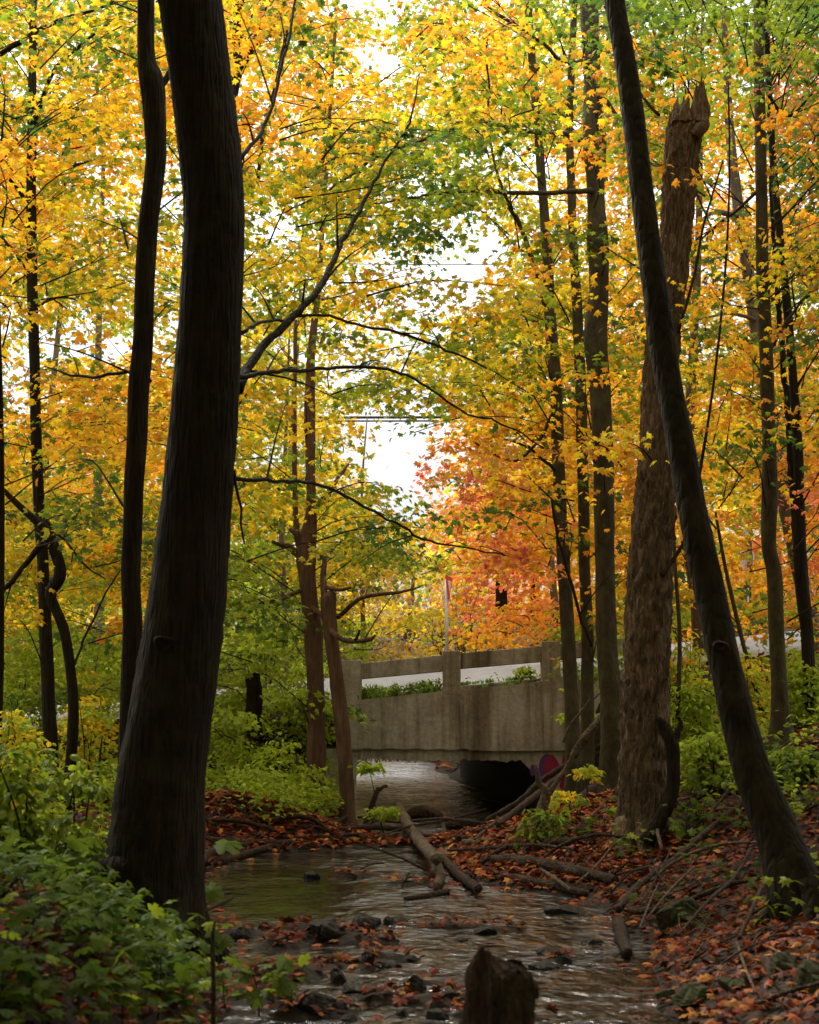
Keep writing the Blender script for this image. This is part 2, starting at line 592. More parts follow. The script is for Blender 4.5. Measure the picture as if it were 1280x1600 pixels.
M['log'] = bark_mat('wet_driftwood', (0.018, 0.011, 0.007), (0.050, 0.031, 0.019), (0.105, 0.068, 0.042), 9, 0.6, 0.9, rough=0.7)
M['log_pale'] = bark_mat('bleached_wood', (0.05, 0.034, 0.021), (0.12, 0.086, 0.056), (0.22, 0.165, 0.115), 9, 0.6, 0.8, rough=0.8)
M['rock'] = bark_mat('wet_stone', (0.010, 0.008, 0.006), (0.028, 0.023, 0.018), (0.065, 0.055, 0.043), 4, 1.0, 0.9, moss=(0.020, 0.018, 0.010), rough=0.5)
M['rock_moss'] = bark_mat('mossy_stone', (0.025, 0.025, 0.014), (0.050, 0.050, 0.026), (0.085, 0.08, 0.045), 4, 1.0, 0.9, moss=(0.040, 0.055, 0.014), rough=0.9)
M['concrete'] = concrete_mat('stained_concrete')
M['grime_shade'] = simple_mat('grimy_shaded_concrete', (0.020, 0.016, 0.011), 0.9, 0, (0.045, 0.036, 0.025), 4)  # grime and the shade under the deck, both put into the colour
M['ground'] = ground_mat()
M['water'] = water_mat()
M['road'] = simple_mat('pale_asphalt', (0.17, 0.165, 0.17), 0.85, 0, (0.24, 0.235, 0.24), 6)
M['metal'] = simple_mat('galvanised_steel', (0.45, 0.46, 0.48), 0.5, 0.3)
M['sign_red'] = simple_mat('sign_red', (0.65, 0.025, 0.04), 0.4)
M['sign_white'] = simple_mat('sign_white', (0.78, 0.78, 0.80), 0.4)
M['sign_blue'] = simple_mat('pale_blue_sign', (0.30, 0.58, 0.72), 0.4)
M['wood_post'] = simple_mat('creosoted_post', (0.11, 0.062, 0.038), 0.8, 0, (0.17, 0.10, 0.06), 9)
M['black'] = simple_mat('black_band', (0.015, 0.014, 0.014), 0.6)
M['paint_red'] = simple_mat('crimson_spray_paint', (0.26, 0.004, 0.030), 0.7, 0, (0.33, 0.010, 0.045), 12)
M['paint_purple'] = simple_mat('violet_spray_paint', (0.085, 0.020, 0.12), 0.7, 0, (0.12, 0.03, 0.16), 12)
M['cable'] = simple_mat('black_cable', (0.02, 0.02, 0.022), 0.6)

# ------------------------------------------------------------------ terrain
CH = np.array([  # y, left edge x, right edge x of the stream
    (-20, -1.6, 1.6), (0, -1.2, 1.4), (5, -0.80, 1.25), (6.7, -0.72, 1.15), (8.5, -1.0, 1.32), (10.4, -1.42, 1.50), (12, -1.75, 1.40),
    (14, -2.0, 0.85), (15.6, -1.75, 0.45), (17, -1.0, 0.9), (19, -0.6, 1.65), (21.5, -0.72, 1.95), (24, -1.1, 1.6),
    (28, -1.9, 0.75), (34, -2.8, 0.2), (45, -4.5, -1.4), (70, -8, -4)])
BARS = [  # leaf covered gravel bars in the stream: px, py, rx, ry (pixels), height above water
    (500, 1462, 95, 12, .05), (575, 1470, 60, 9, .05), (705, 1448, 80, 6, .035), (790, 1452, 40, 6, .035), (445, 1478, 50, 9, .05),
    (520, 1510, 85, 9, .04), (600, 1500, 60, 7, .035), (455, 1525, 75, 12, .06), (690, 1566, 85, 12, .05), (600, 1560, 60, 9, .04),
    (660, 1536, 40, 7, .03), (505, 1585, 80, 14, .06), (420, 1560, 60, 20, .07), (380, 1462, 45, 8, .04), (555, 1368, 40, 3.0, .03), (640, 1380, 60, 3.5, .03),
    (750, 1588, 60, 10, .04), (830, 1590, 40, 8, .03), (860, 1500, 30, 5, .03)]


def smooth(a, b, x):
    t = np.clip((x - a) / (b - a), 0, 1)
    return t * t * (3 - 2 * t)


def bar_world():
    out = []
    for px, py, rx, ry, h in BARS:
        dfun = lambda yy: CAM_H * 1.0 / max(-(ray(640, yy)[2] / ray(640, yy)[1]), 1e-3)
        d = dfun(py)
        out.append(((px - 640) / F_PX * d, d, .8 * rx / F_PX * d, .62 * abs(dfun(py - ry) - dfun(py + ry)) / 2, h * .75))
    return out


BW = bar_world()


def road_z(x, y):
    return 1.835 + 0.10 * np.clip(x, -14, 30) + 0.092 * (y - 22)


def water_z(y):
    return np.where(y < 20.5, 0.0, (y - 20.5) * 0.042)


def fbm(x, y):
    s = 0
    for k, (a, fx, fy, p) in enumerate([(1, .9, .7, 0), (.8, -1.3, 1.1, 1), (.6, 2.3, 1.9, 2.2), (.45, -3.1, 3.7, .7), (.35, 5.7, -4.9, 3), (.22, 9.1, 8.3, 1.9)]):
        s = s + a * np.sin(fx * x + fy * y + p + 1.3 * np.sin(0.7 * fy * x - 0.6 * fx * y + p))
    return s / 3.4


def gz(x, y):
    x, y = np.asarray(x, float), np.asarray(y, float)
    xl, xr = np.interp(y, CH[:, 0], CH[:, 1]), np.interp(y, CH[:, 0], CH[:, 2])
    wig = 0.16 * fbm(x * 1.4 + 5, y * 1.4)
    ul, ur = xl - x + wig, x - xr + wig
    nearf = 1 + 1.4 * (1 - smooth(5, 11, y))
    zl = np.interp(ul, [-1.5, -.5, 0, .5, 1, 3, 8, 20, 60], [-.3, -.18, -.03, .13, .30, .50, .72, 1.2, 4]) * np.where(ul > 0, nearf, 1)
    zl = np.minimum(zl, np.interp(ul, [0, 1, 3, 60], [.05, .78, .95, 5]) + 0.0 * y)
    zr = np.interp(ur, [-1.5, -.5, 0, .4, 1, 2, 3, 5, 8, 14, 60], [-.3, -.18, -.03, .12, .33, .74, 1.12, 1.6, 2.1, 2.9, 8])
    z = np.maximum(zl, zr)
    inside = (ul < 0) & (ur < 0)
    z = np.where(inside, np.maximum(zl, zr), z)
    z = z + water_z(np.minimum(y, 48))
    # embankment and road terrace
    t = smooth(20.6, 22.5, y)
    sk = -0.2 * np.clip(y - 22, 0, 6)
    out_l, out_r = smooth(-1.05, -1.7, x - sk), smooth(2.35, 3.0, x - sk)
    outb = np.maximum(out_l, out_r)
    rz = road_z(x, y) - 0.03
    far = road_z(x, np.minimum(y, 27.8)) - 0.03 + np.clip(y - 27.8, 0, 21) * 0.095
    emb = np.where(y < 27.8, rz, far)
    side = np.maximum(smooth(0, 2.8, np.maximum(ul, ur)), smooth(41, 49, y))
    tb = np.where(y > 27.9, side, outb)
    z = z * (1 - t * tb) + emb * t * tb
    # dam of debris at y about 17
    dam = np.exp(-((y - 17.3) / 0.75) ** 2) * 0.25 * smooth(1.9, 1.0, x) * smooth(-3.2, -2.2, x)
    pile = 0.20 * np.exp(-((x - 0.95) / 0.75) ** 2 - ((y - 14.3) / 1.6) ** 2)
    z = np.where(y < 20, z + dam + pile, z)
    for bx, by, rx, ry, h in BW:
        q = ((x - bx) / rx) ** 2 + ((y - by) / ry) ** 2
        z = np.maximum(z, np.where(q < 2.5, h * (1.25 - q) + 0.02 * fbm(x * 6, y * 6), -9))
    rough = 0.05 * fbm(x * 2.1, y * 2.1) * np.where((y > 22.4) & (y < 28.2), 0.15, 1.0)
    return z + np.where(z > 0.03 + water_z(y), rough, rough * 0.25)


def hit(px, py, dmin=3.0, dmax=70.0, water=True):
    v = ray(px, py)
    d = np.arange(dmin, dmax, 0.04)
    X, Z = v[0] / v[1] * d, CAM_H + v[2] / v[1] * d
    g = gz(X, d)
    if water:
        g = np.maximum(g, water_z(d))
    k = np.nonzero(Z <= g)[0]
    d0 = d[k[0]] if len(k) else 40.0
    return np.array([v[0] / v[1] * d0, d0, CAM_H + v[2] / v[1] * d0])


def axis(parts):
    out = [parts[0][0]]
    for a, b, s in parts:
        out += list(np.linspace(a, b, max(2, int(round((b - a) / s)) + 1))[1:])
    return np.array(out)


xs = axis([(-300, -60, 40), (-60, -16, 3), (-16, -6, .5), (-6, 6, .10), (6, 16, .5), (16, 60, 3), (60, 300, 40)])
ys = axis([(-120, -20, 20), (-20, 2, 1.5), (2, 24, .10), (24, 46, .35), (46, 90, 2), (90, 600, 40)])
X, Y = np.meshgrid(xs, ys)
Z = gz(X, Y)
nx, ny = len(xs), len(ys)
i = np.arange(ny - 1)[:, None] * nx + np.arange(nx - 1)[None]
mb = MB()
mb.add(np.stack([X, Y, Z], -1).reshape(-1, 3), np.stack([i, i + 1, i + nx + 1, i + nx], -1).reshape(-1, 4), 0, smooth=True)
tag(mb.build('ground', M['ground']), kind='structure')

wx = axis([(-6, 6, .25)])
wy = axis([(-14, 48, .25)])
X, Y = np.meshgrid(wx, wy)
nx, ny = len(wx), len(wy)
i = np.arange(ny - 1)[:, None] * nx + np.arange(nx - 1)[None]
cxw = np.interp(Y, CH[:, 0], (CH[:, 1] + CH[:, 2]) / 2)
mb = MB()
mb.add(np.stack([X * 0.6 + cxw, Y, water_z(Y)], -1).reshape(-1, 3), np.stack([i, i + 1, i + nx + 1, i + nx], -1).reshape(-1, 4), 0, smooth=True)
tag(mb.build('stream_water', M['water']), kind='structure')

# road sheet
rx_ = np.arange(-40, 40.1, 1.0)
mb = MB()
ry_ = np.arange(22.40, 28.05, 0.8)
X, Y = np.meshgrid(rx_, ry_)
nx, ny = len(rx_), len(ry_)
i = np.arange(ny - 1)[:, None] * nx + np.arange(nx - 1)[None]
bend = 0.010 * np.maximum(X - 3, 0) ** 2
mb.add(np.stack([X, Y + bend, road_z(X, Y) + 0.02 + bend * 0.06], -1).reshape(-1, 3), np.stack([i, i + 1, i + nx + 1, i + nx], -1).reshape(-1, 4), 0, smooth=True)
tag(mb.build('road', M['road']), kind='structure')

# ------------------------------------------------------------------ concrete bridge
BY = 22.0
base = np.array([0.9, BY, 0.0])
br = thing('concrete_bridge', base, 'old stained concrete road bridge with post and rail parapet over the stream', 'bridge')
top_l, top_r = W(537, 1096, BY), W(990, 1050, BY)


def topz(x):
    return top_l[2] + (x - top_l[0]) / (top_r[0] - top_l[0]) * (top_r[2] - top_l[2])


def zpx(py, d=BY):
    return W(640, py, d)[2]


mb = MB()
xs_ = np.linspace(top_l[0], top_r[0], 90)
g = np.random.default_rng(4)
bot = zpx(1172) + 0.02 * np.cumsum(g.normal(0, 0.35, 90)) / 3
bot += np.where(np.abs(xs_ - 0.0) < 0.9, 0.02 + 0.012 * np.sin(xs_ * 17), 0)
for a, b, za, zb in zip(xs_[:-1], xs_[1:], bot[:-1], bot[1:]):
    for (y0, y1) in ((BY, BY + 0.36),):
        V = [(a, y0, za), (b, y0, zb), (b, y0, topz(b)), (a, y0, topz(a)), (a, y1, za + .03), (b, y1, zb + .03), (b, y1, topz(b)), (a, y1, topz(a))]
        mb.add(V, np.array([(0, 1, 2, 3), (3, 2, 6, 7), (0, 4, 5, 1), (4, 7, 6, 5)]))
mb.add([(xs_[0], BY, bot[0]), (xs_[0], BY + .36, bot[0] + .03), (xs_[0], BY + .36, topz(xs_[0])), (xs_[0], BY, topz(xs_[0]))], np.array([(0, 3, 2, 1)]))
mb.build('side_wall', M['concrete'], br, base)
# ledge of rough broken concrete under the beam, set back
mb = MB()
xs2 = np.linspace(-0.75, 2.05, 60)
bl = zpx(1189) + 0.012 * g.normal(0, 1, 60) + 0.05 * (xs2 < 0.0) * (0.0 - xs2)
V = []
for x, b in zip(xs2, bl):
    o = 0.04 + 0.03 * g.random()
    V += [(x, BY + o, b), (x, BY + o * .6 + .02, zpx(1168)), (x, BY + 1.2, zpx(1168)), (x, BY + 1.2, b)]
n_ = len(xs2)
Fq = []
for k in range(n_ - 1):
    for q in range(4):
        Fq.append((k * 4 + q, (k + 1) * 4 + q, (k + 1) * 4 + (q + 1) % 4, k * 4 + (q + 1) % 4))
mb.add(V, np.array(Fq))
tag(mb.build('broken_ledge', M['concrete'], br, base), 'crumbling lower edge of the bridge beam')
# deck slab and far beam
mb = MB()
V = []
for z_ in (-0.45, -0.02):
    for y in (BY + .37, BY + 5.9):
        for x in (-2.4, 3.2):
            V.append((x, y, road_z(x, y) + z_))
hexa(mb, V)
mb.build('deck_slab', M['grime_shade'], br, base)
mb = MB()
V = []
for z_ in (-0.30, 0.012):
    for y in (BY + .362, BY + .95):
        for x in (-1.2, 3.4):
            V.append((x, y, road_z(x, y) + z_))
hexa(mb, V)
mb.build('kerb', M['concrete'], br, base)
# abutments, right one with a haunch
mb = MB()
xr0 = W(850, 1200, BY)[0]
prof = [(W(815, 1190, BY)[0], zpx(1189)), (W(852, 1226, BY)[0], zpx(1226)), (W(854, 1270, BY)[0], -0.3), (3.4, -0.3), (3.4, zpx(1170)), (W(815, 1170, BY)[0], zpx(1170))]
V = [(x, BY + .05, z) for x, z in prof] + [(x - 1.1, BY + 5.7, z + 0.35) for x, z in prof]
k = len(prof)
mb.add(V, np.arange(k)[None], 0)
mb.add(V, [np.arange(2 * k - 1, k - 1, -1)[None], np.array([(q, q + k, (q + 1) % k + k, (q + 1) % k) for q in range(k)])], 1)
mb.build('abutment', [M['concrete'], M['grime_shade']], br, base)
mb = MB()
prof = [(-1.9, -0.3), (-0.86, -0.3), (-0.80, zpx(1195)), (-0.66, zpx(1186)), (-0.66, zpx(1170)), (-1.9, zpx(1170))]
V = [(x, BY + .06, z) for x, z in prof] + [(x - 1.1, BY + 5.7, z + 0.35) for x, z in prof]
mb.add(V, np.arange(k)[None], 0)
mb.add(V, [np.arange(2 * k - 1, k - 1, -1)[None], np.array([(q, q + k, (q + 1) % k + k, (q + 1) % k) for q in range(k)])], 1)
mb.build('abutment', [M['concrete'], M['grime_shade']], br, base)
# parapet posts and rails


def bevel_box(name, V, par, m=None, bw=0.012):
    mb = MB()
    hexa(mb, V)
    o = mb.build(name, m or M['concrete'], par, base)
    bv = o.modifiers.new('bevel', 'BEVEL')
    bv.width = bw
    bv.segments = 2
    return o


posts = [(527, 565, 1031, 1090), (692, 720, 1017, 1075), (847, 876, 1002, 1062), (1003, 1032, 988, 1048)]
for (a, b, t, q) in posts:
    x0, x1 = W(a, 1040, BY)[0], W(b, 1040, BY)[0]
    V = [(x, y, z) for z in (min(topz(x0), topz(x1)) - .05, zpx(t)) for y in (BY - .004, BY + .30) for x in (x0, x1)]
    bevel_box('parapet_post', V, br)
for (a, b, ta, tb_, ba, bb) in [(565, 692, 1036, 1023, 1061, 1049), (720, 847, 1020, 1009, 1045, 1034), (876, 1003, 1006, 994, 1031, 1019)]:
    x0, x1 = W(a, 1040, BY)[0], W(b, 1040, BY)[0]
    V = []
    for (za, zb) in ((ba, bb), (ta, tb_)):
        for y in (BY + .05, BY + .24):
            V += [(x0, y, zpx(za)), (x1, y, zpx(zb))]
    bevel_box('parapet_rail', V, br)
# spray painted heart like blob
ab = [c for c in br.children if c.name.startswith('abutment')][0]


def blob(cx, cy, rx, ry, n=26, wob=.08, seed=1):
    gg = np.random.default_rng(seed)
    a = np.linspace(0, 2 * math.pi, n, endpoint=False)
    r = 1 + wob * np.sin(3 * a + 1) + gg.normal(0, wob * .3, n)
    return [(cx + rx * math.cos(t) * q, cy + ry * math.sin(t) * q) for t, q in zip(a, r)]


def paint(name, pts, m, off):
    mb = MB()
    P = [W(px, py, BY + .05 - off) for px, py in pts]
    mb.add(P, np.arange(len(P))[None])
    o = mb.build(name, m, ab, base)
    return o


paint('violet_graffiti', blob(857, 1205, 17, 26), M['paint_purple'], 0.004)
paint('violet_graffiti', blob(833, 1204, 5, 9), M['paint_purple'], 0.004)
paint('red_graffiti', blob(862, 1203, 13, 23, seed=2), M['paint_red'], 0.008)
paint('red_graffiti', blob(884, 1207, 7, 28, seed=3), M['paint_red'], 0.008)
paint('red_graffiti', blob(886, 1225, 12, 10, seed=4), M['paint_red'], 0.012)

# ------------------------------------------------------------------ signs and cables
p0 = np.array([W(699, 1012, 32.5)[0], 32.5, 0])
p0[2] = road_z(p0[0], 30) - .2
ys_ = thing('yield_sign', p0, 'red and white triangular yield sign on a thin grey pole behind the parapet', 'road sign')
mb = MB()
top = W(697, 906, 32.5)
V, Fs = tube([p0, top], 0.035, 8)
mb.add(V, Fs, 0, smooth=True)
mb.build('pole', M['metal'], ys_, p0)


def tri_plate(name, c, s, th, yaw, m, off=0.0, par=None, base=None):
    dx, dy = math.cos(yaw), math.sin(yaw)
    nx_, ny_ = -dy, dx
    P = []
    for o in (off, off + th):
        for (u, v) in ((-s, s * 0.85), (s, s * 0.85), (s * .06, -s * .9), (-s * .06, -s * .9)):
            P.append((c[0] + dx * u - nx_ * o, c[1] + dy * u - ny_ * o, c[2] + v))
    mb = MB()
    mb.add(P, np.array([(0, 1, 2, 3), (7, 6, 5, 4), (0, 4, 5, 1), (1, 5, 6, 2), (2, 6, 7, 3), (3, 7, 4, 0)]))
    return mb.build(name, m, par, base)


sc_ = W(698, 918, 32.45)
tri_plate('sign_plate', sc_, 0.29, 0.02, R(73), M['sign_red'], 0.045, ys_, p0)
tri_plate('white_panel', sc_ + np.array([0, 0, .02]), 0.16, 0.006, R(73), M['sign_white'], 0.066, ys_, p0)

p0 = np.array([W(1170, 960, 31)[0], 33.0, 0])
p0[2] = gz(p0[0], 33.0) - .1
sg = thing('sign_post', p0, 'brown wooden post carrying a white sign and a pale blue plate among trees', 'road sign')
mb = MB()
V, Fs = tube(catmull([p0, W(1170, 900, 33.0), W(1169, 826, 33.0)], 12), 0.065, 10, 0.03)
mb.add(V, Fs, 0, smooth=True)
mb.build('post', M['wood_post'], sg, p0)
c = W(1172, 880, 32.85)
mb = MB()
out = [(-.16, .30), (.15, .30), (.17, .15), (.13, -.05), (.03, -.32), (-.03, -.32), (-.14, -.05), (-.18, .15)]
P = [(c[0] + u, c[1] + .24, c[2] + v) for u, v in out] + [(c[0] + u, c[1] + .26, c[2] + v) for u, v in out]
mb.add(P, [np.arange(8)[None], np.arange(15, 7, -1)[None], np.array([(q, q + 8, (q + 1) % 8 + 8, (q + 1) % 8) for q in range(8)])])
mb.build('white_sign', M['sign_white'], sg, p0)
c = W(1166, 831, 32.9)
mb = MB()
box(mb, c[0] - .13, c[0] + .10, c[1] - .03, c[1] - .01, c[2] - .08, c[2] + .07)
mb.build('blue_plate', M['sign_blue'], sg, p0)
for (py, h) in ((922, .10), (934, .12)):
    c = W(1169, py, 32.9)
    mb = MB()
    box(mb, c[0] - .07, c[0] + .07, c[1] - .02, c[1] - .004, c[2] - h, c[2] + h * .8)
    mk = mb.build('marker_band', M['black'], sg, p0)
    mb = MB()
    box(mb, c[0] - .03, c[0] + .02, c[1] - .026, c[1] - .021, c[2] - h * .9, c[2] + h * .5)
    mb.build('reflector', M['sign_white'], mk, p0)

for (a, b, d, r_, sag, lab) in [((-400, 641), (1700, 634), 44, .045, .3, 'thick black overhead cable crossing the pale sky above the red maple'),
                                ((-400, 646), (1700, 641), 45, .03, .3, 'thinner black cable running just below the thick overhead cable'),
                                ((-500, 396), (1700, 410), 42, .014, .2, 'thin overhead wire across the largest gap of sky')]:
    A, B = W(*a, d), W(*b, d)
    t = np.linspace(0, 1, 30)[:, None]
    P = A * (1 - t) + B * t
    P[:, 2] -= sag * (4 * t * (1 - t))[:, 0]
    mb = MB()
    V, Fs = tube(P, r_, 6)
    mb.add(V, Fs, 0, smooth=True)
    tag(mb.build('overhead_cable', M['cable']), lab, 'cable', 'overhead cables above the road')

# ------------------------------------------------------------------ trees
TREES = []      # dicts: root, base, axis points (world), layer


def px_path(pts, d0, d1=None):
    """px points (px, py, width) from base to top with depth d0 -> d1"""
    d1 = d0 if d1 is None else d1
    n = len(pts)
    P, r_ = [], []
    for k, p in enumerate(pts):
        d = d0 + (d1 - d0) * k / max(n - 1, 1)
        P.append(W(p[0], p[1], d))
        r_.append(p[2] / 2 * d / F_PX)
    return np.array(P), np.array(r_)


def resample(P, r_, step, lo=6):
    L = np.linalg.norm(np.diff(P, axis=0), axis=1).sum()
    n = max(lo, int(L / step))
    Q = catmull(np.hstack([P, r_[:, None]]), n)
    return Q[:, :3], np.maximum(Q[:, 3], 0.002)


def make_tree(name, label, pts, d, mat_, top=None, d_top=None, group=None, branches=(), sides=18, flare=1.5, rough=0.03,
              ridges=0, ridge_amp=0, step=0.12, layer='near', cat='tree', crown=True, ground=True):
    P, r_ = px_path(pts, d, d_top)
    if ground:
        g0 = float(gz(P[0][0], P[0][1]))
        if P[0][2] > g0 - 0.1:
            P = np.vstack([[P[0][0] * 1.0 - (P[1][0] - P[0][0]) * 0.15, P[0][1], g0 - 0.2], P])
            r_ = np.concatenate([[r_[0]], r_])
    if top:
        v = P[-1] - P[-2]
        v = v / np.linalg.norm(v)
        v = v * 0.6 + np.array([0, 0, 0.4])
        Lx = max(0, (top - P[-1][2])) / v[2]
        P = np.vstack([P, P[-1] + v * Lx * .5, P[-1] + v * Lx])
        r_ = np.concatenate([r_, [r_[-1] * .7, 0.02]])
    Q, q = resample(P, r_, step)
    gzb = Q[0][2]
    q = q * (1 + (flare - 1) * np.exp(-np.maximum(Q[:, 2] - gzb - .2, 0) / (2.2 * r_[0] + .05)))
    base = np.array([Q[0][0], Q[0][1], float(gz(Q[0][0], Q[0][1]))])
    root = thing(name, base, label, cat, group)
    mb = MB()
    V, Fs = tube(Q, q, sides, rough, int(abs(pts[0][0])), ridges=ridges, ridge_amp=ridge_amp)
    mb.add(V, Fs, 0, smooth=True)
    mb.build('trunk', mat_, root, base)
    for br_ in branches:
        bp, bd0, bd1 = br_
        B, bq = px_path(bp, bd0, bd1)
        B, bq = resample(B, bq, 0.10)
        B[1:-1] += rng.normal(0, 0.006, (len(B) - 2, 3))
        mb = MB()
        V, Fs = tube(B, bq, 7, 0.05, len(B))
        mb.add(V, Fs, 0, smooth=True)
        # side twigs
        for k in range(4, len(B) - 2, 6):
            if bq[k] > 0.05:
                continue
            t_ = B[k] - B[k - 1]
            t_ = t_ / (np.linalg.norm(t_) + 1e-9)
            e = t_ * rng.uniform(.2, .6) + rng.normal(0, .45, 3) + np.array([0, 0, .15])
            L = rng.uniform(.3, .9)
            C = catmull([B[k], B[k] + e * L * .5 + [0, 0, .04], B[k] + e * L], 6)
            V, Fs = tube(C, np.linspace(min(bq[k] * .6, .012), .003, 6), 4, cap=False)
            mb.add(V, Fs, 0, smooth=True)
        mb.build('branch', mat_ if bq.max() > .03 else M['twig'], root, base)
    if crown:
        TREES.append(dict(root=root, base=base, ax=Q, layer=layer, crown=MB(), n=0, col=[]))
    return root


def vbr(pts, d0, d1=None):
    return (pts, d0, d1 if d1 is not None else d0)


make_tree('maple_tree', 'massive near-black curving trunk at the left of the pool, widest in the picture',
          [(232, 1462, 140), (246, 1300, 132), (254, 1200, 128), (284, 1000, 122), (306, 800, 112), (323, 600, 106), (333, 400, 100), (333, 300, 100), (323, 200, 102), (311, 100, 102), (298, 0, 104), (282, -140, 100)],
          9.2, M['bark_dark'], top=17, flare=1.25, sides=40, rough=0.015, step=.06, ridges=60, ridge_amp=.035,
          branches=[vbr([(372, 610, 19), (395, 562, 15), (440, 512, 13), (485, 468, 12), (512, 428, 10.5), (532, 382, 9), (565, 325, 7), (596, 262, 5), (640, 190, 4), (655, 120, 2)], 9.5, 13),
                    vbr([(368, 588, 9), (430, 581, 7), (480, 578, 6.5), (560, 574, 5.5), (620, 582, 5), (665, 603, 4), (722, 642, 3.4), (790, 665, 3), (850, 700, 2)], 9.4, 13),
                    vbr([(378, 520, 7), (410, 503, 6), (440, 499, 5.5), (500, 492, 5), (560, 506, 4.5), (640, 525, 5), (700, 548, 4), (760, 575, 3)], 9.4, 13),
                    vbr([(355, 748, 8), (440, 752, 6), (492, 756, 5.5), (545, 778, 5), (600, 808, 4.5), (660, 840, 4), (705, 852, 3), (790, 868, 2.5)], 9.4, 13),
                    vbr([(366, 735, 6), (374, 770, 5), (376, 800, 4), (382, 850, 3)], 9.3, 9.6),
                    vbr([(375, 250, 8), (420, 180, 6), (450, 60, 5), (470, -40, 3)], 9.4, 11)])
make_tree('maple_tree', 'slim dark trunk with a knuckle near the top, just left of the massive trunk',
          [(200, 1250, 34), (203, 1100, 31), (207, 1000, 31), (205, 900, 30), (208, 800, 31), (213, 700, 32), (218, 600, 34), (225, 500, 32), (228, 400, 32), (238, 300, 33), (244, 235, 34), (241, 165, 38), (236, 125, 40), (229, 90, 30), (228, 0, 28), (226, -120, 25)],
          12.0, M['bark_dark'], top=15, sides=22, rough=.035,
          branches=[vbr([(247, 135, 15), (258, 124, 12), (266, 110, 8)], 12, 12.1), vbr([(235, 595, 7), (200, 580, 6), (150, 590, 5), (110, 585, 4), (70, 572, 2)], 12, 13)])
make_tree('maple_tree', 'thin straight dark trunk near the left edge with upswept limbs',
          [(80, 1178, 22), (76, 1100, 21), (72, 1000, 20), (68, 900, 18), (62, 800, 18), (57, 700, 17), (55, 600, 17), (52, 500, 17), (50, 400, 17), (49, 300, 16), (50, 200, 15), (51, 100, 13), (52, 0, 12), (52, -100, 10)],
          17.0, M['bark_dark'], top=15, sides=14, rough=.04,
          branches=[vbr([(53, 210, 9), (64, 160, 8), (85, 110, 7), (120, 75, 6), (165, 40, 4), (190, 20, 2)], 17, 16), vbr([(46, 330, 8), (30, 300, 7), (0, 262, 5), (-30, 230, 3)], 17, 16),
                    vbr([(60, 270, 5), (100, 262, 4), (140, 250, 3), (150, 230, 2)], 17, 17.5), vbr([(45, 435, 7), (25, 395, 6), (0, 370, 4), (-30, 350, 3)], 17, 17),
                    vbr([(58, 480, 5), (90, 465, 4), (130, 470, 2)], 17, 18), vbr([(0, 85, 9), (40, 60, 8), (85, 35, 7), (150, 15, 5), (200, 0, 3)], 15, 14.5)])
make_tree('crooked_tree', 'crooked leaning trunk with a sharp elbow crossing the thin tree at far left',
          [(108, 1226, 17), (115, 1120, 17), (112, 1060, 16), (100, 985, 16), (84, 945, 16), (80, 925, 18), (94, 900, 20), (90, 872, 18), (72, 830, 19), (50, 808, 12), (28, 788, 10), (0, 760, 7)],
          16.0, M['bark_dark'], sides=14, rough=.05, step=.07, layer='none', crown=False,
          branches=[vbr([(66, 850, 11), (40, 880, 9), (10, 918, 8), (-20, 930, 6)], 16, 15.7), vbr([(116, 1040, 4), (135, 990, 4), (170, 920, 3), (190, 890, 2)], 16, 16.4),
                    vbr([(70, 812, 5), (100, 845, 4), (135, 885, 3), (165, 905, 2)], 16, 16.5)])
make_tree('young_tree', 'dark trunk cut off by the left edge of the picture',
          [(-2, 1095, 14), (0, 950, 14), (1, 800, 13), (0, 660, 12), (-4, 500, 11), (-8, 300, 10)], 14, M['bark_dark'], top=11, sides=12)
make_tree('dead_tree', 'reddish brown dead trunk with stub limbs at the left end of the bridge',
          [(494, 1192, 28), (494, 1100, 27), (490, 1000, 28), (485, 950, 27), (480, 900, 27), (478, 870, 32), (483, 835, 26), (486, 790, 16), (485, 700, 16), (484, 650, 18), (486, 560, 14), (492, 500, 11), (500, 420, 8)],
          20.0, M['bark_brown'], top=14, sides=16, rough=.05, layer='mid',
          branches=[vbr([(470, 868, 13), (452, 856, 11), (438, 850, 7), (425, 846, 5)], 20, 19.8), vbr([(474, 862, 12), (466, 845, 10), (464, 835, 9), (452, 826, 6)], 20, 19.9), vbr([(478, 880, 14), (466, 840, 12), (462, 800, 9), (460, 700, 8), (462, 500, 6)], 20, 20.6),
                    vbr([(488, 950, 10), (510, 964, 9), (535, 960, 8), (556, 938, 7), (585, 930, 6), (625, 926, 5), (660, 915, 2)], 19.9, 19), vbr([(480, 920, 9), (455, 928, 7), (432, 940, 6), (405, 942, 4)], 20, 19.6),
                    vbr([(486, 800, 9), (505, 780, 8), (530, 745, 6), (545, 725, 4)], 20, 20.5)])
make_tree('broken_tree', 'snapped reddish trunk leaning left in front of the bridge wall, upper end broken off',
          [(542, 1228, 22), (536, 1150, 24), (526, 1060, 22), (517, 990, 22), (513, 945, 24), (517, 932, 20), (522, 925, 9)],
          19.5, M['bark_brown'], sides=14, rough=.06, crown=False, flare=1.2, cat='dead tree',
          branches=[vbr([(516, 985, 9), (530, 996, 9), (550, 1002, 8), (575, 1000, 7), (586, 993, 4)], 19.4, 19), vbr([(555, 1000, 5), (560, 992, 4), (562, 985, 3)], 19.1, 19.0),
                    vbr([(510, 918, 7), (530, 922, 6), (548, 918, 4)], 19.5, 19.3), vbr([(508, 940, 12), (505, 900, 10), (508, 870, 7)], 19.6, 19.8)])
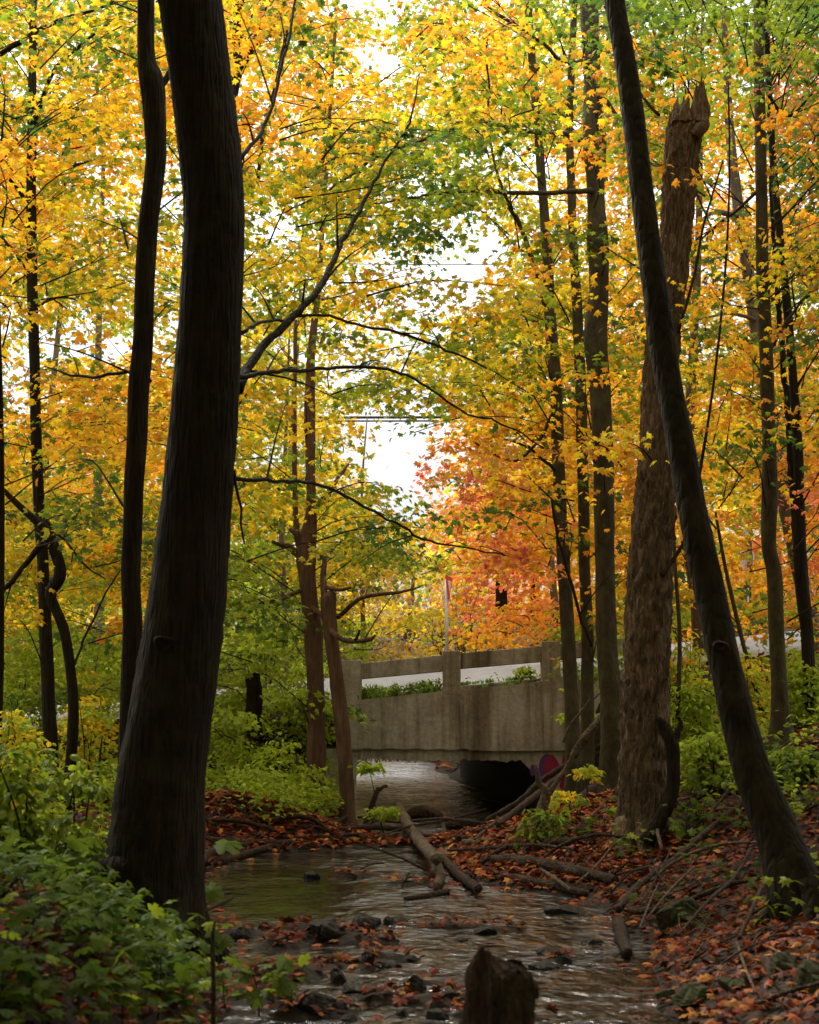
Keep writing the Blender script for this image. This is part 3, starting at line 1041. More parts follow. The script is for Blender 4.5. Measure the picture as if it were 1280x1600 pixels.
make_tree('maple_tree', 'slender trunk standing in front of the right parapet post, forked halfway up',
          [(895, 1185, 24), (893, 1100, 22), (888, 1000, 22), (882, 900, 21), (876, 800, 20), (872, 700, 20), (868, 600, 20), (860, 500, 19), (855, 400, 17), (848, 300, 15), (840, 200, 14), (832, 100, 13), (825, 0, 12), (820, -100, 10)],
          18.5, M['bark_olive'], top=16, sides=14, rough=.03,
          branches=[vbr([(853, 475, 12), (840, 430, 10), (812, 352, 8), (795, 320, 6), (770, 240, 4), (760, 90, 4), (762, 60, 3)], 18.5, 17.5), vbr([(868, 640, 6), (840, 690, 5), (800, 720, 4), (740, 690, 3)], 18.5, 17.8),
                    vbr([(874, 740, 7), (850, 720, 5), (820, 695, 4), (760, 680, 2)], 18.5, 18)])
make_tree('maple_tree', 'thin trunk between the forked trunk and the knobbly trunk at the right of the bridge',
          [(918, 1175, 21), (918, 1000, 19), (914, 900, 18), (912, 800, 18), (910, 700, 18), (907, 600, 18), (903, 500, 17), (897, 400, 15), (893, 300, 14), (890, 200, 13), (893, 100, 12), (898, 0, 10)],
          19.2, M['bark_olive'], top=15, sides=12, rough=.04)
make_tree('maple_tree', 'knobbly olive trunk with swollen knots, left neighbour of the dead snag',
          [(957, 1200, 36), (955, 1100, 33), (948, 1000, 32), (946, 900, 31), (944, 800, 33), (942, 700, 33), (937, 600, 34), (931, 525, 38), (936, 450, 31), (934, 380, 35), (931, 300, 29), (930, 215, 40), (926, 150, 28), (924, 100, 28), (920, 0, 30), (916, -100, 26)],
          16.5, M['bark_olive'], top=17, sides=26, rough=.045, ridges=22, ridge_amp=.05, step=.08,
          branches=[vbr([(922, 225, 10), (895, 212, 9), (885, 210, 8.5), (830, 206, 8), (770, 194, 7), (745, 190, 7), (690, 209, 6), (640, 226, 6), (590, 245, 5), (540, 280, 4), (490, 310, 3.5), (430, 338, 2)], 16.4, 14.2),
                    vbr([(925, 297, 10), (870, 301, 8), (800, 301, 7), (740, 298, 6), (680, 303, 5), (630, 312, 4), (570, 320, 2)], 16.4, 14.5),
                    vbr([(915, 95, 9), (880, 95, 7), (850, 70, 6), (800, 35, 5), (760, 10, 3)], 16.4, 15), vbr([(940, 150, 8), (970, 185, 5), (990, 200, 3)], 16.4, 16),
                    vbr([(925, 1010, 5), (905, 960, 5), (890, 900, 5), (872, 840, 5), (862, 780, 4)], 16.2, 15.8)])
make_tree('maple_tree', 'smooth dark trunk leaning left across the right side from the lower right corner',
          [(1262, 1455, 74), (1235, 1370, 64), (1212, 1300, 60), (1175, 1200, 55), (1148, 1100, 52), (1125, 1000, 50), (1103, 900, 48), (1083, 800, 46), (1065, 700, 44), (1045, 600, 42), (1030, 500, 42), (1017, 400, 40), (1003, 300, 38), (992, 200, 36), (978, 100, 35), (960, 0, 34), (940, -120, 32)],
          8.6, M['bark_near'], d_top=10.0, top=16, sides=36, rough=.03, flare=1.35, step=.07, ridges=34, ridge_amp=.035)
make_tree('maple_tree', 'straight slender trunk right of the leaning tree, base on the green slope',
          [(1222, 1188, 32), (1219, 1100, 24), (1214, 1000, 24), (1210, 900, 24), (1201, 850, 23), (1203, 780, 26), (1202, 700, 22), (1199, 600, 22), (1195, 500, 21), (1191, 400, 20), (1190, 300, 19), (1188, 200, 18), (1186, 100, 17), (1185, 0, 16), (1184, -100, 14)],
          15.0, M['bark_olive'], top=15, sides=14, rough=.035,
          branches=[vbr([(1196, 560, 6), (1230, 500, 5), (1280, 440, 4)], 15, 15.5), vbr([(1182, 300, 6), (1150, 330, 5), (1110, 360, 4), (1080, 390, 2)], 15, 15), vbr([(1190, 130, 6), (1230, 180, 5), (1285, 130, 3)], 15, 15)])
make_tree('maple_tree', 'dark slim trunk nearest the right edge of the picture',
          [(1265, 1120, 20), (1262, 1000, 20), (1252, 900, 22), (1249, 800, 18), (1247, 700, 16), (1240, 600, 14), (1232, 500, 14), (1222, 400, 13), (1212, 300, 12), (1205, 200, 11), (1200, 100, 10), (1196, 0, 9)],
          17.0, M['bark_dark'], top=14, sides=12, rough=.03,
          branches=[vbr([(1246, 860, 14), (1240, 780, 12), (1234, 700, 11), (1227, 600, 10), (1218, 500, 9), (1211, 400, 8), (1203, 260, 6)], 17, 17.4)])
make_tree('maple_tree', 'pale grey-brown trunk set back behind the two slim trunks at right',
          [(1278, 1045, 24), (1262, 950, 24), (1230, 800, 25), (1215, 700, 25), (1196, 600, 23), (1180, 500, 21), (1165, 400, 20), (1152, 310, 18), (1142, 225, 16), (1136, 120, 12)],
          22.5, M['bark_far'], top=15, sides=12, rough=.04, layer='mid',
          branches=[vbr([(1165, 345, 12), (1140, 335, 10), (1115, 332, 7), (1095, 345, 4)], 22.4, 22), vbr([(1180, 500, 7), (1140, 490, 5), (1090, 500, 3)], 22.4, 22)])
make_tree('maple_tree', 'short visible pale trunk behind the leaning tree at mid height',
          [(1100, 1068, 24), (1094, 1000, 23), (1088, 930, 22), (1078, 860, 20), (1074, 760, 18), (1080, 600, 15), (1090, 420, 12)],
          24, M['bark_brown'], top=15, sides=12, layer='mid')
make_tree('maple_tree', 'dark forked upper trunk showing just right of the top of the massive trunk',
          [(285, 1110, 26), (300, 900, 24), (322, 600, 22), (340, 300, 22), (366, 120, 22), (371, 60, 20), (374, 0, 18)],
          16, M['bark_dark'], top=15, sides=12,
          branches=[vbr([(370, 110, 16), (392, 80, 13), (405, 45, 12), (416, 0, 10), (425, -60, 8)], 16, 16), vbr([(404, 280, 6), (410, 215, 7), (428, 150, 8), (445, 75, 8), (455, 30, 6)], 15.6, 15.6),
                    vbr([(400, 60, 6), (420, 50, 5), (440, 20, 3)], 16, 16)])
make_tree('young_tree', 'thin grey sapling trunk among the bright green leaves left of the dead tree',
          [(446, 1085, 11), (446, 1000, 11), (442, 900, 10), (440, 820, 8), (446, 700, 6)], 27, M['bark_far'], top=9, sides=8, layer='mid')
make_tree('young_tree', 'very thin sapling stem rising beside the leaning tree at right',
          [(1058, 1150, 8), (1062, 1000, 7), (1056, 900, 6), (1050, 780, 5)], 17, M['bark_olive'], top=6, sides=7, layer='mid')
make_tree('young_tree', 'thin bending sapling stem left of the wooden sign post',
          [(1190, 1110, 8), (1170, 1040, 7), (1150, 960, 7), (1132, 880, 6), (1118, 800, 4)], 19, M['bark_olive'], sides=7, layer='mid')

def roots(match, n, r_, m, L, seed):
    o = [q for q in COL.objects if match in q.get('label', '')][0]
    b = np.array(o.location)
    gk = np.random.default_rng(seed)
    a0 = gk.uniform(0, 6.28)
    for k in range(n):
        a = a0 + k * 2 * math.pi / n + gk.normal(0, .25)
        LL = L * gk.uniform(.7, 1.3)
        P = []
        for t in np.linspace(0, 1, 7):
            aa = a + .35 * math.sin(2.5 * t + k)
            x, y = b[0] + math.cos(aa) * (r_ * .55 + LL * t), b[1] + math.sin(aa) * (r_ * .55 + LL * t)
            h = (.55 * r_ * 2.2) * (1 - t) ** 3
            P.append((x, y, max(float(gz(x, y)), -.1) + h - .02 - .04 * t))
        Q, q = resample(np.array(P), r_ * np.array([.55, .42, .30, .22, .16, .11, .05]), .04)
        mb = MB()
        V, Fs = tube(Q, q, 10, .10, seed + k)
        mb.add(V, Fs, 0, smooth=True)
        mb.build('root', m, o, b)


roots('massive near-black', 7, .30, M['bark_dark'], .55, 1)
roots('smooth dark trunk leaning', 5, .15, M['bark_near'], .45, 2)
roots('knobbly olive', 5, .14, M['bark_olive'], .55, 3)
roots('straight slender trunk right', 4, .11, M['bark_olive'], .4, 4)
roots('slender trunk standing in front', 4, .09, M['bark_olive'], .35, 5)


def knot(root, px, py, d, wpx, m):
    c = W(px, py, d)
    b = np.array(root.location)
    r_ = wpx / 2 * d / F_PX
    mb = MB()
    a = np.linspace(0, 2 * math.pi, 17)[:-1]
    prof = [(1.0, .25), (.95, -.15), (.7, -.42), (.45, -.30), (.30, -.12), (.05, -.02)]
    gk = np.random.default_rng(int(px))
    V = []
    for q, off in prof:
        for t in a:
            qq = q * (1 + .12 * math.sin(3 * t + px) + gk.normal(0, .05))
            V.append((c[0] + r_ * qq * math.cos(t) * 1.15, c[1] + r_ * off, c[2] + r_ * qq * math.sin(t) * .85))
    Fq = [(i * 16 + j, i * 16 + (j + 1) % 16, (i + 1) * 16 + (j + 1) % 16, (i + 1) * 16 + j) for i in range(5) for j in range(16)]
    mb.add(V, np.array(Fq), 0, smooth=True)
    mb.build('knot', m, root, b)


for o in [q for q in COL.objects if 'massive near-black' in q.get('label', '')]:
    knot(o, 258, 1006, 8.945, 34, M['bark_dark'])
for o in [q for q in COL.objects if 'smooth dark trunk leaning' in q.get('label', '')]:
    knot(o, 1126, 1010, 8.86, 22, M['bark_near'])

# dead snag: broken top, deep bark
pts = [(1003, 1315, 82), (1007, 1200, 76), (1010, 1100, 72), (1012, 1000, 70), (1015, 900, 68), (1022, 800, 62), (1027, 700, 56), (1032, 600, 54), (1040, 500, 52), (1053, 400, 49), (1060, 300, 52), (1068, 220, 55), (1074, 180, 54)]
P, r_ = px_path(pts, 13.2)
g0 = float(gz(P[0][0], P[0][1]))
P = np.vstack([[P[0][0] - .02, P[0][1], g0 - .25], P])
r_ = np.concatenate([[r_[0] * 1.12], r_])
Q, q = resample(P, r_, 0.045)
base = np.array([Q[0][0], Q[0][1], g0])
snag = thing('dead_snag', base, 'thick dead broken-topped trunk with deep furrowed bark right of the bridge', 'dead tree')
mb = MB()
V, Fs = tube(Q, q, 72, 0.035, 8, ridges=30, ridge_amp=.20, cap=True)
mb.add(V, Fs, 0, smooth=True)
mb.build('trunk', M['bark_snag'], snag, base)
Q_SNAG = Q
mb = MB()
g = np.random.default_rng(3)
Tp = Q[-1]
for k in range(34):
    a = g.uniform(0, 2 * math.pi)
    rr = q[-1] * math.sqrt(g.uniform(.1, 1))
    b = Tp + np.array([math.cos(a) * rr, math.sin(a) * rr, -.12])
    h = min(.34, (0.14 + .25 * max(0, math.cos(a)) * g.uniform(.4, 1.2)) * g.uniform(.5, 1.3))
    e = b + np.array([g.normal(.04, .025), g.normal(0, .03), .12 + h])
    C = catmull([b, (b + e) / 2 + g.normal(0, .01, 3), e], 6)
    V, Fs = tube(C, np.array([.045, .042, .036, .028, .016, .004]) * g.uniform(.6, 1.3), 6, .12, k)
    mb.add(V, Fs, 0, smooth=False)
mb.build('splintered_top', M['bark_snag'], snag, base)
mb = MB()
C, cq = px_path([(1082, 215, 26), (1096, 200, 22), (1103, 196, 14), (1104, 186, 8)], 13.1)
C, cq = resample(C, cq, .03)
V, Fs = tube(C, cq, 10, .12, 2)
mb.add(V, Fs, 0, smooth=True)
mb.build('branch_stub', M['bark_snag'], snag, base)
roots('thick dead broken-topped', 6, .22, M['bark_snag'], .5, 6)
for pts2 in ([(1035, 900, 8), (1075, 830, 6), (1100, 700, 5), (1120, 560, 4), (1135, 400, 4), (1140, 260, 3), (1138, 130, 3)], [(1060, 520, 5), (1085, 430, 5), (1100, 350, 4), (1130, 250, 3)], [(1030, 180, 6), (1015, 165, 5), (990, 130, 4), (980, 110, 3)]):
    C, cq = px_path(pts2, 13.0, 13.3)
    C, cq = resample(C, cq, .1)
    mb = MB()
    V, Fs = tube(C, cq, 6, .06, 1)
    mb.add(V, Fs, 0, smooth=True)
    mb.build('climbing_vine', M['twig'], snag, base)
C, cq = px_path([(1010, 1318, 26), (1030, 1283, 22), (1050, 1240, 20), (1053, 1200, 20), (1050, 1165, 24), (1040, 1140, 18), (1028, 1122, 9)], 12.8)
C, cq = resample(C, cq, .05)
b0 = C[0]
vn = thing('twisted_vine', b0, 'thick dark twisted root-like vine hugging the base of the dead snag', 'vine')
mb = MB()
V, Fs = tube(C, cq, 12, .10, 5)
mb.add(V, Fs, 0, smooth=True)
mb.build('stem', M['bark_dark'], vn, b0)
C, cq = px_path([(1049, 1160, 14), (1058, 1148, 10), (1064, 1130, 7), (1060, 1120, 4)], 12.8)
C, cq = resample(C, cq, .03)
mb = MB()
V, Fs = tube(C, cq, 8, .1, 6)
mb.add(V, Fs, 0, smooth=True)
mb.build('side_shoot', M['bark_dark'], vn, b0)

# background trees beyond the road: px of trunk at its base, depth, lean, width px, height, label
BGT = [
    (60, 36, .1, 16, 17, 'M', 'golden maple beyond the road at the far left, mostly hidden by nearer leaves'),
    (160, 30, -.1, 18, 16, 'M', 'yellow-orange maple between the thin left tree and the slim dark trunk'),
    (-60, 30, 0, 16, 16, 'M', 'orange-tinted maple half outside the left edge'),
    (300, 38, .1, 16, 18, 'M', 'yellow maple behind the massive trunk'),
    (420, 33, .2, 13, 15, 'M', 'bright yellow maple behind the stub-limbed dead tree'),
    (560, 40, .1, 12, 9.5, 'M', 'dark green tree beyond the left end of the parapet'),
    (640, 48, 0, 9, 4.2, 'M', 'small yellow tree on the hillside beyond the bridge, left of the yield sign'),
    (785, 38, -.25, 20, 9.0, 'B', 'red and orange maple right of the yield sign beyond the bridge'),
    (830, 45, .1, 14, 11, 'B', 'tall pinkish red maple behind the orange one beyond the bridge'),
    (870, 33, -.1, 12, 13, 'M', 'golden yellow maple behind the forked slender trunk'),
    (980, 36, .1, 14, 17, 'M', 'orange maple glimpsed behind the dead snag'),
    (1110, 38, -.1, 14, 17, 'M', 'yellow-green maple behind the leaning tree'),
    (1215, 42, .1, 14, 18, 'M', 'orange maple behind the wooden sign post'),
    (1330, 33, 0, 16, 16, 'M', 'orange-red maple half outside the right edge'),
]
for (px, d, lean, wd, ht, mk, lab) in BGT:
    b = np.array([(px - 640) / F_PX * d, d, 0.0])
    b[2] = float(gz(b[0], b[1]))
    n = 7
    P = np.array([b + np.array([lean * ht * .3 * (t ** 1.3) + .12 * math.sin(5 * t + px), .1 * math.sin(4 * t), ht * t - .1]) for t in np.linspace(0, 1, n)])
    r_ = wd / 2 * d / F_PX * np.linspace(1, .15, n)
    Q, q = resample(P, r_, .3)
    root = thing('maple_tree', b, lab, 'tree', 'trees beyond the road')
    mb = MB()
    V, Fs = tube(Q, q * (1 + .5 * np.exp(-np.arange(len(q)) / 2)), 10, .04, int(px) + 99)
    mb.add(V, Fs, 0, smooth=True)
    mb.build('trunk', M['bark_far'] if mk == 'M' else M['bark_dark'], root, b)
    TREES.append(dict(root=root, base=b, ax=Q, layer='far', crown=MB(), n=0, col=[]))

# ------------------------------------------------------------------ crowns: leaf sprays
# colour/density chart of the canopy, one entry per 80 px cell: two leaf kinds and a fullness digit
CHART = """
GO7 GY7 YG7 OY7 OY7 OG8 OG8 OG4 GO7 OY7 GY8 GO8 GD6 GD8 GD8 GD9
YG6 YO7 YO6 OY6 OY6 YO5 YO7 YO2 YG6 YO7 GY7 GO7 GO7 OG8 GO8 DR8
YO8 YO8 GY5 YO5 OY6 YO6 YO8 YG7 GY7 YG6 GY6 OR6 OG7 OG7 GO7 DO8
OY8 YG6 YG6 GY3 YG5 GY7 YG8 GY8 GD7 GY6 YG6 OY7 OG5 OG7 OY7 DO8
OY8 YO6 YO7 GY4 GY5 YG4 GY6 YG5 GD2 GY1 GY5 YG5 OG7 OY7 YO7 DO8
YG7 GY6 YG5 GY3 YG5 YG8 YG8 YO5 YO2 YO1 GY7 YG7 YO6 OY7 OY8 YG8
GY4 GY2 YG3 YG3 YG5 YG6 YG5 YG4 GY4 YG7 YG8 YO7 OY8 OG8 OG8 OD8
YO3 YO7 OY7 YO7 YO7 YG7 YG5 YG7 YG4 YG7 YG8 OY7 GO8 YG8 YO8 OG8
YO8 OY9 YO9 YO8 YG8 YG9 YG6 YO2 RO2 YO7 YO8 YO8 YO8 YG8 YO8 OY8
YG9 GY9 YG9 YG8 YG8 YG9 YG9 YG6 RY4 RO7 YO8 OY8 OY8 YO8 GY8 RO8
YG9 YG9 OY9 YG8 GL8 YG9 YG9 DG8 YL6 RO8 RO9 OY9 OY8 YG8 YO8 OR8
GY9 YG9 OY9 GY8 GL8 DG8 YD7 YT5 YL5 RO9 OR9 YO8 GO8 GY7 OY8 OG8
GO8 GL8 GL8 LG8 LG8 GD8 GL7 YT4 TY3 OY7 OR8 GO7 GL7 GL7 YL7 LO7
GL7 LG7 LG7 LG8 LG8 GL8 GL6 GL2 GL1 GL1 GL1 GL4 GL6 LG7 LG7 LG7
""".split()
CHART = [CHART[k * 16:(k + 1) * 16] for k in range(14)]
GAPS = [  # open sky: px, py, rx, ry
    (612, 80, 46, 52), (735, 385, 68, 55), (700, 345, 42, 22), (660, 460, 55, 24), (690, 430, 30, 30), (560, 470, 22, 20), (640, 690, 74, 62), (625, 535, 50, 20), (590, 560, 40, 15), (520, 565, 26, 22),
    (150, 335, 40, 20), (105, 545, 80, 16), (30, 570, 40, 14), (175, 440, 26, 12), (255, 500, 20, 34), (205, 195, 16, 14), (430, 345, 28, 34), (445, 165, 22, 18), (975, 320, 16, 24), (595, 400, 20, 14), (255, 270, 14, 40), (745, 250, 20, 14), (262, 395, 10, 22), (640, 760, 40, 26), (560, 690, 34, 40), (545, 610, 30, 20)]
PAL = {'Y': (.90, .585, .022), 'O': (.88, .37, .020), 'G': (.29, .35, .022), 'D': (.080, .145, .020), 'R': (.90, .24, .09), 'L': (.42, .52, .035), 'T': (.48, .35, .18), 'V': (.105, .150, .012)}
PAL = {k: np.array(v) for k, v in PAL.items()}


def chart(px, py):
    c = int(min(15, max(0, px // 80)))
    r = int(min(13, max(0, py // 80)))
    return CHART[r][c]


LW = {'near': [.52, .50, .48, .46, .42, .34, .28, .22, .18, .14, .08, .05, .03, .02],
      'mid': [.30, .30, .32, .34, .36, .40, .42, .44, .42, .40, .40, .35, .30, .4],
      'far': [.18, .20, .20, .20, .22, .26, .30, .34, .40, .46, .52, .60, .67, .4]}
LD = {'near': (12.5, 18.5), 'mid': (18.5, 26.5), 'far': (30.5, 46.0)}
LSIZE = {'near': .082, 'mid': .100, 'far': .140}
LN = {'near': 60, 'mid': 64, 'far': 64}
SR = {'near': .58, 'mid': .70, 'far': .92}
OD = 6.0
bases = {k: [t for t in TREES if t['layer'] in (('far',) if k == 'far' else ('near', 'mid'))] for k in LD}


def nearest(layer, P):
    best, bd = None, 1e9
    for t in bases[layer]:
        k = min(len(t['ax']) - 1, max(0, int(np.searchsorted(t['ax'][:, 2], P[2]))))
        a = t['ax'][k]
        d = (a[0] - P[0]) ** 2 + (a[1] - P[1]) ** 2
        if d < bd:
            best, bd = t, d
    return best


def spray(t, P, layer, kinds, n, rad, size, twig=True, kind=None):
    ck = PAL[kinds[0]] if rng.random() < .68 else PAL[kinds[1]]
    if rng.random() < .35:
        o = PAL[kinds[1]] if ck is PAL[kinds[0]] else PAL[kinds[0]]
        ck = ck * .6 + o * .4
    if layer != 'far' and kind is None and rng.random() < (.26 if P[2] > 6 else .17):
        ck = PAL['G'] * .8 if rng.random() < .55 else PAL['D'] * 1.3
    ck = ck * rng.uniform(.78, 1.12)
    a = rng.uniform(0, 2 * math.pi, n)
    rr = rad * np.sqrt(rng.uniform(0.02, 1, n)) * (1 + .25 * np.sin(3 * a + rng.uniform(0, 6)))
    el = rng.uniform(.55, 1.0)
    th = rng.uniform(0, math.pi)
    x0, y0 = rr * np.cos(a), rr * np.sin(a) * el
    x1, y1 = x0 * math.cos(th) - y0 * math.sin(th), x0 * math.sin(th) + y0 * math.cos(th)
    tilt = rng.normal(0, .16, 2)
    pos = np.stack([P[0] + x1, P[1] + y1, P[2] + x1 * tilt[0] + y1 * tilt[1] - .28 * rr ** 2 / rad + rng.normal(0, .034 * rad / .5, n)], -1)
    yaw = np.arctan2(y1, x1) + rng.normal(0, .9, n)
    pitch = rng.normal(-.50, .38, n)
    roll = rng.normal(0, .55, n)
    sz = size * rng.uniform(.65, 1.25, n)
    col = ck[None] * rng.uniform(.78, 1.18, (n, 1)) * (1 + rng.normal(0, .05, (n, 3)))
    mixm = rng.random(n) < .12
    col[mixm] = PAL[kinds[1]] * rng.uniform(.8, 1.1)
    add_leaves(t['crown'], kind or ('maple' if layer != 'far' else 'far'), pos, yaw, pitch, roll, sz, np.clip(col, .01, .93))
    t['n'] += 1
    if twig and rng.random() < .6:
        ax = t['ax']
        k = min(len(ax) - 1, max(1, int(np.searchsorted(ax[:, 2], P[2] - .6))))
        v = ax[k] - P
        L = np.linalg.norm(v) + 1e-6
        v = v / L * min(L, rng.uniform(.6, 1.4))
        mid = P + v * .5 + rng.normal(0, .11, 3) + np.array([0, 0, .08])
        C = catmull([P + v + rng.normal(0, .05, 3), mid, P], 6)
        V, Fs = tube(C, np.linspace(.010, .003, 6) * (1 if layer != 'far' else 1.6), 4, cap=False)
        t['crown'].add(V, Fs, 1, smooth=True)
        for _ in range(1):
            e = P + np.array([rng.normal(0, rad * .5), rng.normal(0, rad * .5), rng.normal(0, .05)])
            V, Fs = tube([mid, (mid + e) / 2 + [0, 0, .03], e], np.array([.006, .004, .002]), 3, cap=False)
            t['crown'].add(V, Fs, 1)


TRK = []
for t in TREES:
    if t['layer'] != 'far':
        a_, b_ = proj(t['ax'])
        o_ = np.argsort(b_)
        TRK.append((b_[o_], a_[o_], t['ax'][o_, 1]))
a_, b_ = proj(Q_SNAG)
o_ = np.argsort(b_)
TRK.append((b_[o_], a_[o_], Q_SNAG[o_, 1]))


def before_trunk(px, py, d):
    for b_, a_, y_ in TRK:
        if b_[0] - 30 < py < b_[-1] and abs(np.interp(py, b_, a_) - px) < 46 and d < np.interp(py, b_, y_) + .1:
            return True
    return False


for layer, (da, db) in LD.items():
    for r in range(-1, 14):
        for c in range(-2, 18):
            if r < 0 and 6 <= c <= 11:
                continue
            ent = CHART[max(0, r)][min(15, max(0, c))]
            dens = int(ent[2]) / 9.0
            for _ in range(60):
                pass
            dm = (da + db) / 2
            cell = (80 / F_PX * dm) ** 2
            leafA = LN[layer] * LSIZE[layer] ** 2 * .42 * .55
            lam = OD * dens ** 1.2 * LW[layer][max(0, r)] * cell / leafA
            for _ in range(rng.poisson(lam)):
                px, py = (c + rng.random()) * 80, (r + rng.random()) * 80
                d = rng.uniform(da, db)
                # skip gaps
                m = 80 * .22
                if any(((px - gx) / (gx_ * .95 + 6)) ** 2 + ((py - gy) / (gy_ * .95 + 4)) ** 2 < 1 for gx, gy, gx_, gy_ in GAPS):
                    continue
                if layer == 'far' and ((px - 650) / 100) ** 2 + ((py - 715) / 95) ** 2 < 1:
                    continue
                P = W(px, py, d)
                if P[2] < float(gz(P[0], P[1])) + .5 or (layer == 'near' and P[2] < 2.6):
                    continue
                if layer != 'far' and ((520 < px < 900 and py > 880) or (610 < px < 720 and py > 800)):
                    continue
                if layer == 'far' and 21 < d < 29:
                    continue
                if (645 < px < 752 and 860 < py < 1025 and d < 33.8) or (1135 < px < 1205 and 815 < py < 965 and d < 34 and rng.random() < .85):
                    continue
                if layer != 'far' and rng.random() < .72 and before_trunk(px, py, d):
                    continue
                t = nearest(layer, P)
                if rng.random() < .7:
                    tier = {'near': .72, 'mid': .92, 'far': 1.25}[layer]
                    ph = .45 * math.sin(P[0] * .9 + P[1] * .6) + .31 * t['base'][0]
                    P[2] = tier * round((P[2] - ph) / tier) + ph + rng.normal(0, .07)
                e2 = chart(px + rng.normal(0, 22), py + rng.normal(0, 22))
                spray(t, P, layer, e2, LN[layer], SR[layer] * rng.uniform(.7, 1.25), LSIZE[layer] * (d / dm) ** .3)

# upper crowns overhead, above the picture: shade the near bank
for _ in range(1500):
    P = np.array([rng.uniform(-9, 9), rng.uniform(-9, 12), 0])
    P[2] = rng.uniform(8.0, 13) if P[1] < 8 else CAM_H + P[1] * .60 + rng.uniform(0, 3)
    px, py = proj(P)
    if (P[1] > 1 and py[0] > -420 and -300 < px[0] < 1580) or (P[1] > 5 and -1.0 < P[0] < 1.5):
        continue
    t = nearest('near', P)
    spray(t, P, 'near', random.choice(['GY', 'YG', 'YO', 'GD']), 42, 1.1, .26, twig=False)

# unseen leaves behind the camera and to both sides, added to shade the trunks, and the far wood on the hill
mb = MB()
for (x0, x1, y0, y1, z0, z1, n, sz, kinds) in [(-24, 24, -18, -7, .5, 20, 9000, .55, 'GYD'), (-17, -8, -7, 10, 1, 14, 4000, .5, 'GYD'), (8.5, 17, -7, 11, 2, 14, 3500, .5, 'GYD')]:
    pos = np.stack([rng.uniform(x0, x1, n), rng.uniform(y0, y1, n), rng.uniform(z0, z1, n)], -1)
    c = np.array([PAL[kinds[q]] for q in rng.integers(0, 3, n)])
    add_leaves(mb, 'far', pos, rng.uniform(0, 6.28, n), rng.normal(-.5, .5, n), rng.normal(0, .6, n), sz * rng.uniform(.6, 1.3, n), c * rng.uniform(.7, 1.1, (n, 1)))
tag(mb.build('unseen_shade_wood', M['leaf'], color=True), kind='stuff')
mb = MB()
for _ in range(750):
    d = rng.uniform(49, 72)
    px = rng.uniform(-200, 1480)
    x = (px - 640) / F_PX * d
    z0 = float(gz(x, d))
    hmax = 4.5 if 540 < px < 720 else (11 if px < 900 else 15)
    z = z0 + hmax * rng.uniform(0, 1) ** 1.5 * (.75 + .25 * math.sin(px * .021))
    n = 42
    r_ = rng.uniform(.8, 1.6)
    v = rng.normal(0, 1, (n, 3))
    pos = np.array([x, d, z + .4]) + v * np.array([r_, .8, r_ * .35])
    ent = chart(px, 790 + 140 * rng.random())
    c = PAL[ent[0]] if rng.random() < .6 else PAL['TYGTL'[rng.integers(5)]]
    add_leaves(mb, 'far', pos, rng.uniform(0, 6.28, n), rng.normal(-.5, .4, n), rng.normal(0, .5, n), .27 * rng.uniform(.6, 1.3, n), c * rng.uniform(.75, 1.15, (n, 1)))
tag(mb.build('distant_woodland', M['leaf'], color=True), kind='stuff')

for t in TREES:
    if t['n']:
        t['crown'].build('crown', [M['leaf'], M['twig']], t['root'], t['base'], color=True)

# ------------------------------------------------------------------ shrubs and undergrowth
def bush(label, px, py, d, wpx, hpx, kinds, n, size=.085, name='leafy_shrub', group='shrubs on the stream banks', leaf='oval', dense=1.0):
    c = W(px, py, d)
    rx, rz = max(.08, wpx / 2 * d / F_PX - .2), max(.06, hpx / 2 * d / F_PX - .1)
    b = np.array([c[0], c[1], float(gz(c[0], c[1]))])
    root = thing(name, b, label, 'shrub', group)
    t = dict(crown=MB(), ax=np.array([b, b + [0, 0, rz]]), n=0)
    for k in range(n):
        v = rng.normal(0, 1, 3)
        v = v / np.linalg.norm(v) * rng.uniform(.3, 1) ** .5
        P = c + v * np.array([rx, min(rx, .9), rz])
        if wpx > 75:
            P[2] = b[2] + .1 + (c[2] + rz - b[2]) * rng.uniform(.02, 1) * (1 - .35 * abs(v[0]))
        P[2] = max(P[2], float(gz(P[0], P[1])) + .06)
        spray(t, P, 'mid', kinds, int((22 if wpx > 75 else 11) * dense), rng.uniform(.18, .34) if wpx > 75 else rng.uniform(.10, .19), size, twig=False, kind=leaf)
    t['crown'].build('foliage', [M['leaf_low'], M['twig']], root, b, color=True)
    for k in range(3 if wpx > 75 else 1):
        e = c + rng.normal(0, .5, 3) * np.array([rx, .5, rz])
        e[2] = max(e[2], b[2] + .2)
        mb = MB()
        C = catmull([b + np.array([rng.normal(0, .05), rng.normal(0, .05), -.05]), (b + e) / 2 + rng.normal(0, .05, 3), e], 8)
        V, Fs = tube(C, np.linspace(.012, .004, 8), 5)
        mb.add(V, Fs, 0, smooth=True)
        mb.build('stem', M['twig'], root, b)
    return root


